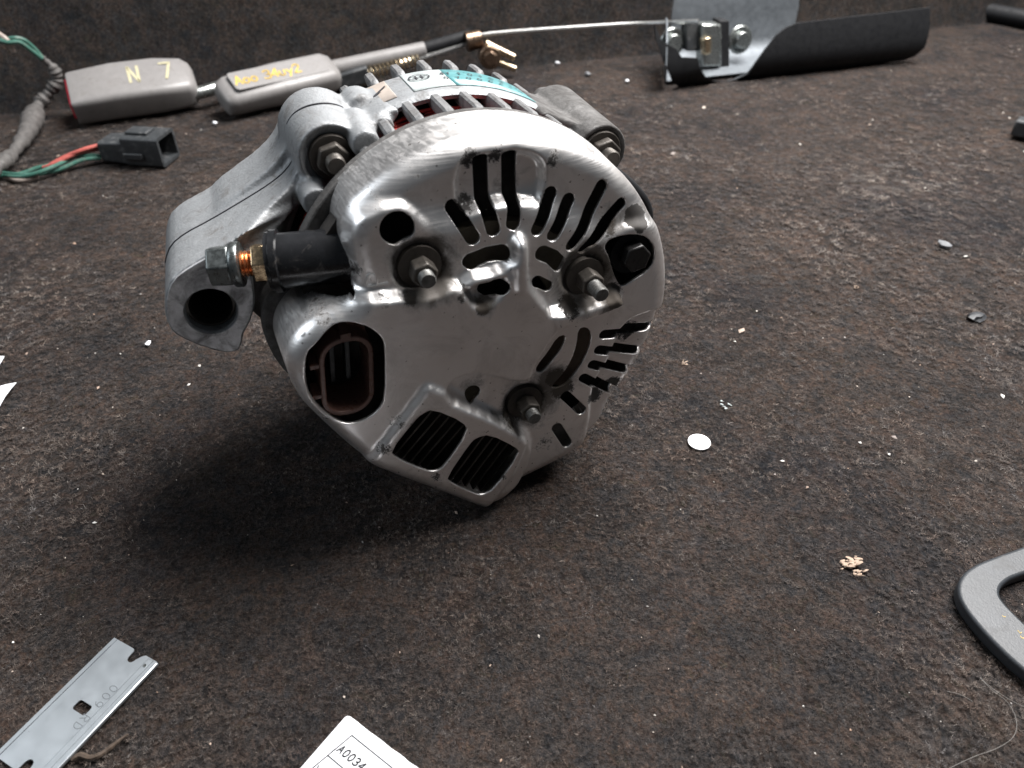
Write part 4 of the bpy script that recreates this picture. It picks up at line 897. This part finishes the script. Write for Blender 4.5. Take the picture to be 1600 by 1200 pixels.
# ------------------------------------------------------------------ printed paper card, bottom edge
c0, cA, cB = G(543, 1117, .5), G(440, 1199, .5), G(652, 1200, .5)
e1 = (cB - c0); e1 /= np.linalg.norm(e1); e2 = (cA - c0); e2 = e2 - e1 * (e2 @ e1); e2 /= np.linalg.norm(e2)
card = empty('paper_card', c0); tag(card, 'white printed paper card with ruled box at the bottom edge', 'paper card')
def CD(p, z=0.0): return e1 * p[0] + e2 * p[1] + np.array([0, 0, z])
jit = np.random.default_rng(5)
cpoly = [(.0, 1.0), (.3, .3), (1.0, 0)] + [(x, jit.normal(0, .06)) for x in np.linspace(2, 40, 26)] + [(40, 55), (0, 55)]
mb = MB(); mb.prism(cpoly, lambda p: CD(p, 0), lambda p: CD(p, .3)); mb.o('paper_sheet', M_PAPER, card)
def cpx(px, py): q = G(px, py, .5) - c0; return np.array([q @ e1, q @ e2])
k0, k1, k2, k3, k4 = cpx(550, 1150), cpx(612, 1200), cpx(490, 1200), cpx(512, 1181), cpx(535, 1200)
u1 = (k1 - k0) / np.linalg.norm(k1 - k0); u2 = (k2 - k0) / np.linalg.norm(k2 - k0)
mb = MB(); ribbons(mb, [[k0, k0 + u1 * 40], [k0, k0 + u2 * 45], [k3, k3 + u1 * 40], [k3 + u2 * (np.linalg.norm(k3 - k0)), k3 + u2 * np.linalg.norm(k3 - k0) + u1 * 40]], .36, lambda p: CD(p, .36)); mb.o('ruled_lines', M_INK, card)
t0 = cpx(526, 1174); rowh = np.linalg.norm(k3 - k0)
mb = MB()
for txt, r0 in (('A0034', 0), ('Y11', 1)):
    s_, _ = strokes(txt, 2.1, .88); ribbons(mb, [[t0 + u2 * rowh * r0 + u1 * x - u2 * y for x, y in pl] for pl in s_], .44, lambda p: CD(p, .36))
mb.o('printed_text', M_INK, card)

# torn white paper, left edge
tp0 = G(0, 610); torn = empty('torn_paper', tp0); tag(torn, 'curled torn white paper scrap at the left edge', 'paper scrap')
def sheet(name, pts_px, n=6, lift=3.0):
    P = [G(x, y, 0.5 + lift * max(0, (x + 60) / 90) ** 2 * .5) - tp0 for x, y in pts_px]
    m_ = MB(); m_.add(P, [tuple(range(len(P)))]); o = m_.o(name, M_PAPER, torn, smooth=0); s_ = o.modifiers.new('t', 'SOLIDIFY'); s_.thickness = .0002
sheet('paper_tongue', [(-60, 560), (-20, 556), (7, 557), (2, 566), (-8, 580), (-60, 590)]); sheet('paper_tongue', [(-70, 592), (-8, 606), (10, 601), (26, 598), (18, 607), (8, 620), (-2, 638), (-14, 670), (-70, 690)])

# ------------------------------------------------------------------ grey plastic loop, right edge
lo = G(1560, 940); loop = empty('plastic_loop_handle', lo); tag(loop, 'slate grey plastic loop with a rounded opening at the lower right edge', 'plastic loop')
out_px = [(1640, 838), (1600, 853), (1560, 867), (1524, 881), (1504, 896), (1496, 916), (1502, 940), (1525, 972), (1560, 1010), (1590, 1038), (1625, 1066), (1660, 1090)]
in_px = [(1640, 884), (1600, 896), (1578, 904), (1564, 916), (1562, 930), (1572, 944), (1590, 962), (1625, 996), (1655, 1022)]
zt = 5.0
ou = [(G(x, y, zt) - lo)[:2] for x, y in out_px]; inn = [(G(x, y, zt) - lo)[:2] for x, y in in_px]
far_ = [np.array([78., -14.]), np.array([86., 6.]), np.array([80., 34.])]; farI = [np.array([64., -6.]), np.array([70., 8.]), np.array([64., 24.])]
OP = chaikin(ou + far_, 2); IP = chaikin(inn + farI, 2)
plate_with_holes('loop_frame', [tuple(p) for p in OP], [[tuple(p) for p in IP]], 0.3, zt, M_GREYPLD, loop, fn=lambda p, z: np.array([p[0], p[1], z]), bevel=1.0, seg=3)
mb = MB()
for x, y, L_ in ((1566, 962, .5), (1590, 985, 1.0), (1594, 994, .8)):
    q = (G(x, y, zt) - lo)[:2]; ribbons(mb, [[q, q + np.array([.3, -L_]), q + np.array([.8, -L_ * .6])]], .16, lambda p: np.array([p[0], p[1], zt + .06]))
mb.o('paint_fleck', M_YELLOW, loop)

# ------------------------------------------------------------------ black rod and parts, upper right corner
rod = empty('black_rod', G(1520, 40)); RO = G(1520, 40); tag(rod, 'long black round rod crossing the upper right corner', 'rod')
mb = MB(); mb.tube([G(1430, -8, 9) - RO, G(1500, 10, 9) - RO, G(1560, 21, 9) - RO, G(1640, 36, 9) - RO], 8, 16); mb.o('rod_shaft', M_BLACKPAINT, rod)
gp = empty('grey_metal_piece', G(1535, 8)); GO = G(1535, 8); tag(gp, 'small grey metal piece behind the black rod in the upper right corner', 'metal piece')
mb = MB(); mb.prism([(1505, -8), (1566, -8), (1560, 14), (1512, 6)], lambda p: G(p[0], p[1], 2) - GO, lambda p: G(p[0], p[1], 10) - GO); mb.o('plate', M_STEELGREY, gp, bevel=.8)
bc = empty('black_clip', G(1590, 215)); BCO = G(1590, 215); tag(bc, 'black plastic clip poking in at the right edge', 'clip')
fc_, Lcc = frame(G(1576, 214, 1), G(1640, 228, 1))
mb = MB(); mb.box((0, 0, 1), (Lcc, 12, 12), lambda q: fc_(q) - BCO); mb.o('clip_head', M_PLUG, bc, bevel=1.5)
mb = MB(); mb.cyl(fc_((12, 5, 6)) - BCO, G(1660, 262, 3) - BCO, 4, 4, 12); mb.o('clip_stem', M_PLUG, bc)

# ------------------------------------------------------------------ small loose things
dz = G(1092, 693); disc = MB(); disc.lathe([(.05, .25), (4.15, .25), (4.3, .45), (4.3, .95), (4.1, 1.1), (.05, 1.1)], (0, 0, 0), (0, 0, 1), 48)
do = disc.o('white_disc', M_DISC); do.location = Vector(dz * S); tag(do, 'small round white disc lying alone on the carpet', 'disc')
def shred(px, py, w_, n, mat, label, name, cat, seed, zmax=2.5):
    r_ = np.random.default_rng(seed); c_ = G(px, py); m_ = MB()
    for k in range(n):                # crumpled thin flakes, each an uneven fan
        p = r_.normal(0, w_ * .24, 2); q_ = r_.uniform(.06, .20) * w_; tx, ty = r_.normal(0, .45, 2); m = 7; a0 = r_.uniform(0, 6.28)
        v = [(p[0], p[1], .5 + zmax * .3 * r_.random())]
        for i in range(m):
            a = a0 + 2 * math.pi * i / m; rr = q_ * r_.uniform(.35, 1.15); x, y = rr * math.cos(a) * 1.25, rr * math.sin(a) * .8
            v.append((p[0] + x, p[1] + y, max(.15, v[0][2] + x * tx + y * ty + r_.normal(0, .12))))
        m_.add(v, [(0, 1 + i, 1 + (i + 1) % m) for i in range(m)])
    o = m_.o(name, mat, smooth=60); o.location = Vector(c_ * S); s_ = o.modifiers.new('t', 'SOLIDIFY'); s_.thickness = .00007
    return tag(o, label, cat)
shred(1333, 886, 7.5, 34, M_TAN, 'crumpled tan shred of dry leaf on the carpet', 'dry_shred', 'debris', 4)
tw = MB(); tw.tube(spline([G(112, 1188, .6), G(125, 1180, 1.0), (G(140, 1184, .8)), G(155, 1180, 1.0), G(170, 1170, .9), G(185, 1158, 1.2), G(200, 1147, .6)], 6), [.5, .55, .6, .7, .75, .7, .8, .8, .75, .8, .7, .75, .7, .8, .7, .6, .7, .75, .8, .7, .6, .7, .65, .6, .7, .8, .7, .6, .5, .55, .5, .45, .4, .35, .3, .25, .2][:37], 7)
tc0 = G(155, 1175); tw.v = [tuple(np.asarray(p) - tc0) for p in tw.v]; two = tw.o('dry_twig', M_BROWN); two.location = Vector(tc0 * S); tag(two, 'curled brown strip of bark beside the razor blade', 'twig')
def lump(px, py, r_, mat, name, label, cat, seed, flat=.5):
    g_ = np.random.default_rng(seed); m_ = MB(); nu, nv_ = 9, 6; v = []
    for j in range(nv_):
        ph = math.pi * j / (nv_ - 1)
        for i in range(nu):
            t = 2 * math.pi * i / nu; k = r_ * (1 + g_.normal(0, .18)); v.append((k * math.sin(ph) * math.cos(t) * 1.2, k * math.sin(ph) * math.sin(t) * .8, r_ * flat + r_ * flat * math.cos(ph)))
    f = [(j * nu + i, j * nu + (i + 1) % nu, (j + 1) * nu + (i + 1) % nu, (j + 1) * nu + i) for j in range(nv_ - 1) for i in range(nu)]
    m_.add(v, f); o = m_.o(name, mat, smooth=30); o.location = Vector(G(px, py) * S); o.rotation_euler.z = g_.uniform(0, 6); return tag(o, label, cat)
lump(1526, 498, 4.0, M_CHIP, 'black_chip', 'black shiny chip right of the alternator, below the grey pebble', 'chip', 1, .35)
lump(1474, 386, 3.2, M_PEBBLE, 'grey_pebble', 'small grey pebble right of the alternator, above the black chip', 'pebble', 2)
lump(232, 538, 1.3, M_PAPER, 'white_crumb', 'white crumb just below the mounting ear on the left', 'crumb', 3)
lump(336, 194, 2.0, M_PAPER, 'white_crumb', 'white crumb between buckle and alternator', 'crumb', 4)
lump(871, 100, 2.2, M_PAPER, 'white_crumb', 'white crumb behind the alternator near the crease', 'crumb', 5)
lump(918, 118, 3.0, M_PEBBLE, 'grey_pebble', 'pale grey pebble behind the alternator beside white crumbs', 'pebble', 6)
lump(980, 128, 2.0, M_PAPER, 'white_crumb', 'white crumb left of the metal channel on open carpet', 'crumb', 7)
shred(1131, 635, 5, 6, M_LABELW, 'tiny crumpled clear plastic flake above the white disc', 'plastic_flake', 'debris', 9, 1.6)
shred(1068, 567, 4, 8, M_TAN, 'small tan shred beside the slotted right edge of the cover', 'dry_shred', 'debris', 12, 1.0)
shred(1335, 448, 5, 6, M_TAN, 'pale tan flake lying right of the alternator', 'dry_shred', 'debris', 14, .8)
for k, pts in enumerate([[(1531, 1058), (1550, 1078), (1575, 1098), (1588, 1125), (1584, 1150), (1560, 1168), (1520, 1183), (1484, 1200)], [(1532, 1060), (1560, 1082), (1600, 1104), (1640, 1112)], [(1480, 1080), (1500, 1085), (1520, 1096)]]):
    P = spline([G(x, y, .8) for x, y in pts], 8); c_ = P[0]; m_ = MB(); m_.tube([p - c_ for p in P], .05, 5); o = m_.o('stray_hair', M_HAIR); o.location = Vector(c_ * S)
    tag(o, ['long looping pale hair below the grey plastic loop', 'pale hair running off the right edge below the plastic loop', 'short pale hair left of the looping hair'][k], 'hair')
# crumbs nobody could count
def crumbs(n, seed):
    r_ = np.random.default_rng(seed); V = []; F = []
    while len(V) < n:
        x, y = r_.uniform(-20, 1620), r_.uniform(90, 1200); p = G(x, y)
        if (p - S0) @ sn > -8: continue
        if 430 < x < 1010 and 200 < y < 760: continue
        s_ = abs(r_.normal(0, 1)) ** 1.8 * .17 + .07; s_ *= np.clip(p[1] / 220, .6, 2.2); a = r_.uniform(0, 6.28); el = r_.uniform(.6, 2.6)
        q = np.array([[math.cos(a) * s_ * el, math.sin(a) * s_ * el, .3], [-math.sin(a) * s_, math.cos(a) * s_, .35 + s_ * .5], [-math.cos(a) * s_ * el, -math.sin(a) * s_ * el, .3], [math.sin(a) * s_, -math.cos(a) * s_, .3], [0, 0, .4 + s_ * .8]])
        V.append(q + p + r_.normal(0, .05, (5, 3)))
    V = np.array(V).reshape(-1, 3); b_ = (np.arange(n) * 5)[:, None]
    F = np.concatenate([b_ + np.array([[i, (i + 1) % 4, 4]]) for i in range(4)], 1).reshape(-1, 3)
    o = bulk('crumbs', V, F, M_SPECK); tag(o, 'scattered pale crumbs and lint specks over the carpet', 'crumbs', kind='stuff')
crumbs(330, 21)

# ------------------------------------------------------------------ pieces that belong to a part go under it
def under(root, part, names):
    p_ = [o for o in root.children if o.name.split('.')[0] == part][0]
    for o in list(root.children):
        if o.name.split('.')[0] in names and o is not p_: o.parent = p_
under(alt, 'socket_shell', ('socket_key', 'socket_pin', 'socket_floor'))
under(alt, 'rear_cover', ('embossed_stroke',)); under(alt, 'teal_label', ('label_print',)); under(alt, 'tape_patch', ('scratch_mark',))
under(alt, 'mounting_ear', ('bushing', 'bushing_end', 'machined_face', 'parting_line')); under(alt, 'rectifier_plate', ('heat_sink_fin',))
under(tray, 'front_wall', ('inner_lining',)); under(raz, 'blade', ('stamped_numerals', 'cutting_edge')); under(raz, 'spine', ('spine_crease', 'spine_dimple'))
under(card, 'paper_sheet', ('ruled_lines', 'printed_text')); under(loop, 'loop_frame', ('paint_fleck',)); under(har, 'plug_hood', ('plug_latch',))
wr = [o for o in buck.children if o.name.startswith('marker_writing')]
wr[0].parent = bbody; wr[1].parent = sleeve; under(buck, 'stalk_sleeve', ('sleeve_panel',))
for o in COL.objects:
    if o.parent is None and 'category' in o.keys():
        g_ = {'crumb': 'white crumbs on the carpet', 'pebble': 'grey pebbles on the carpet', 'debris': 'dry flakes on the carpet', 'hair': 'stray hairs at lower right'}.get(o['category'])
        if g_ and o.get('kind') is None: o['group'] = g_
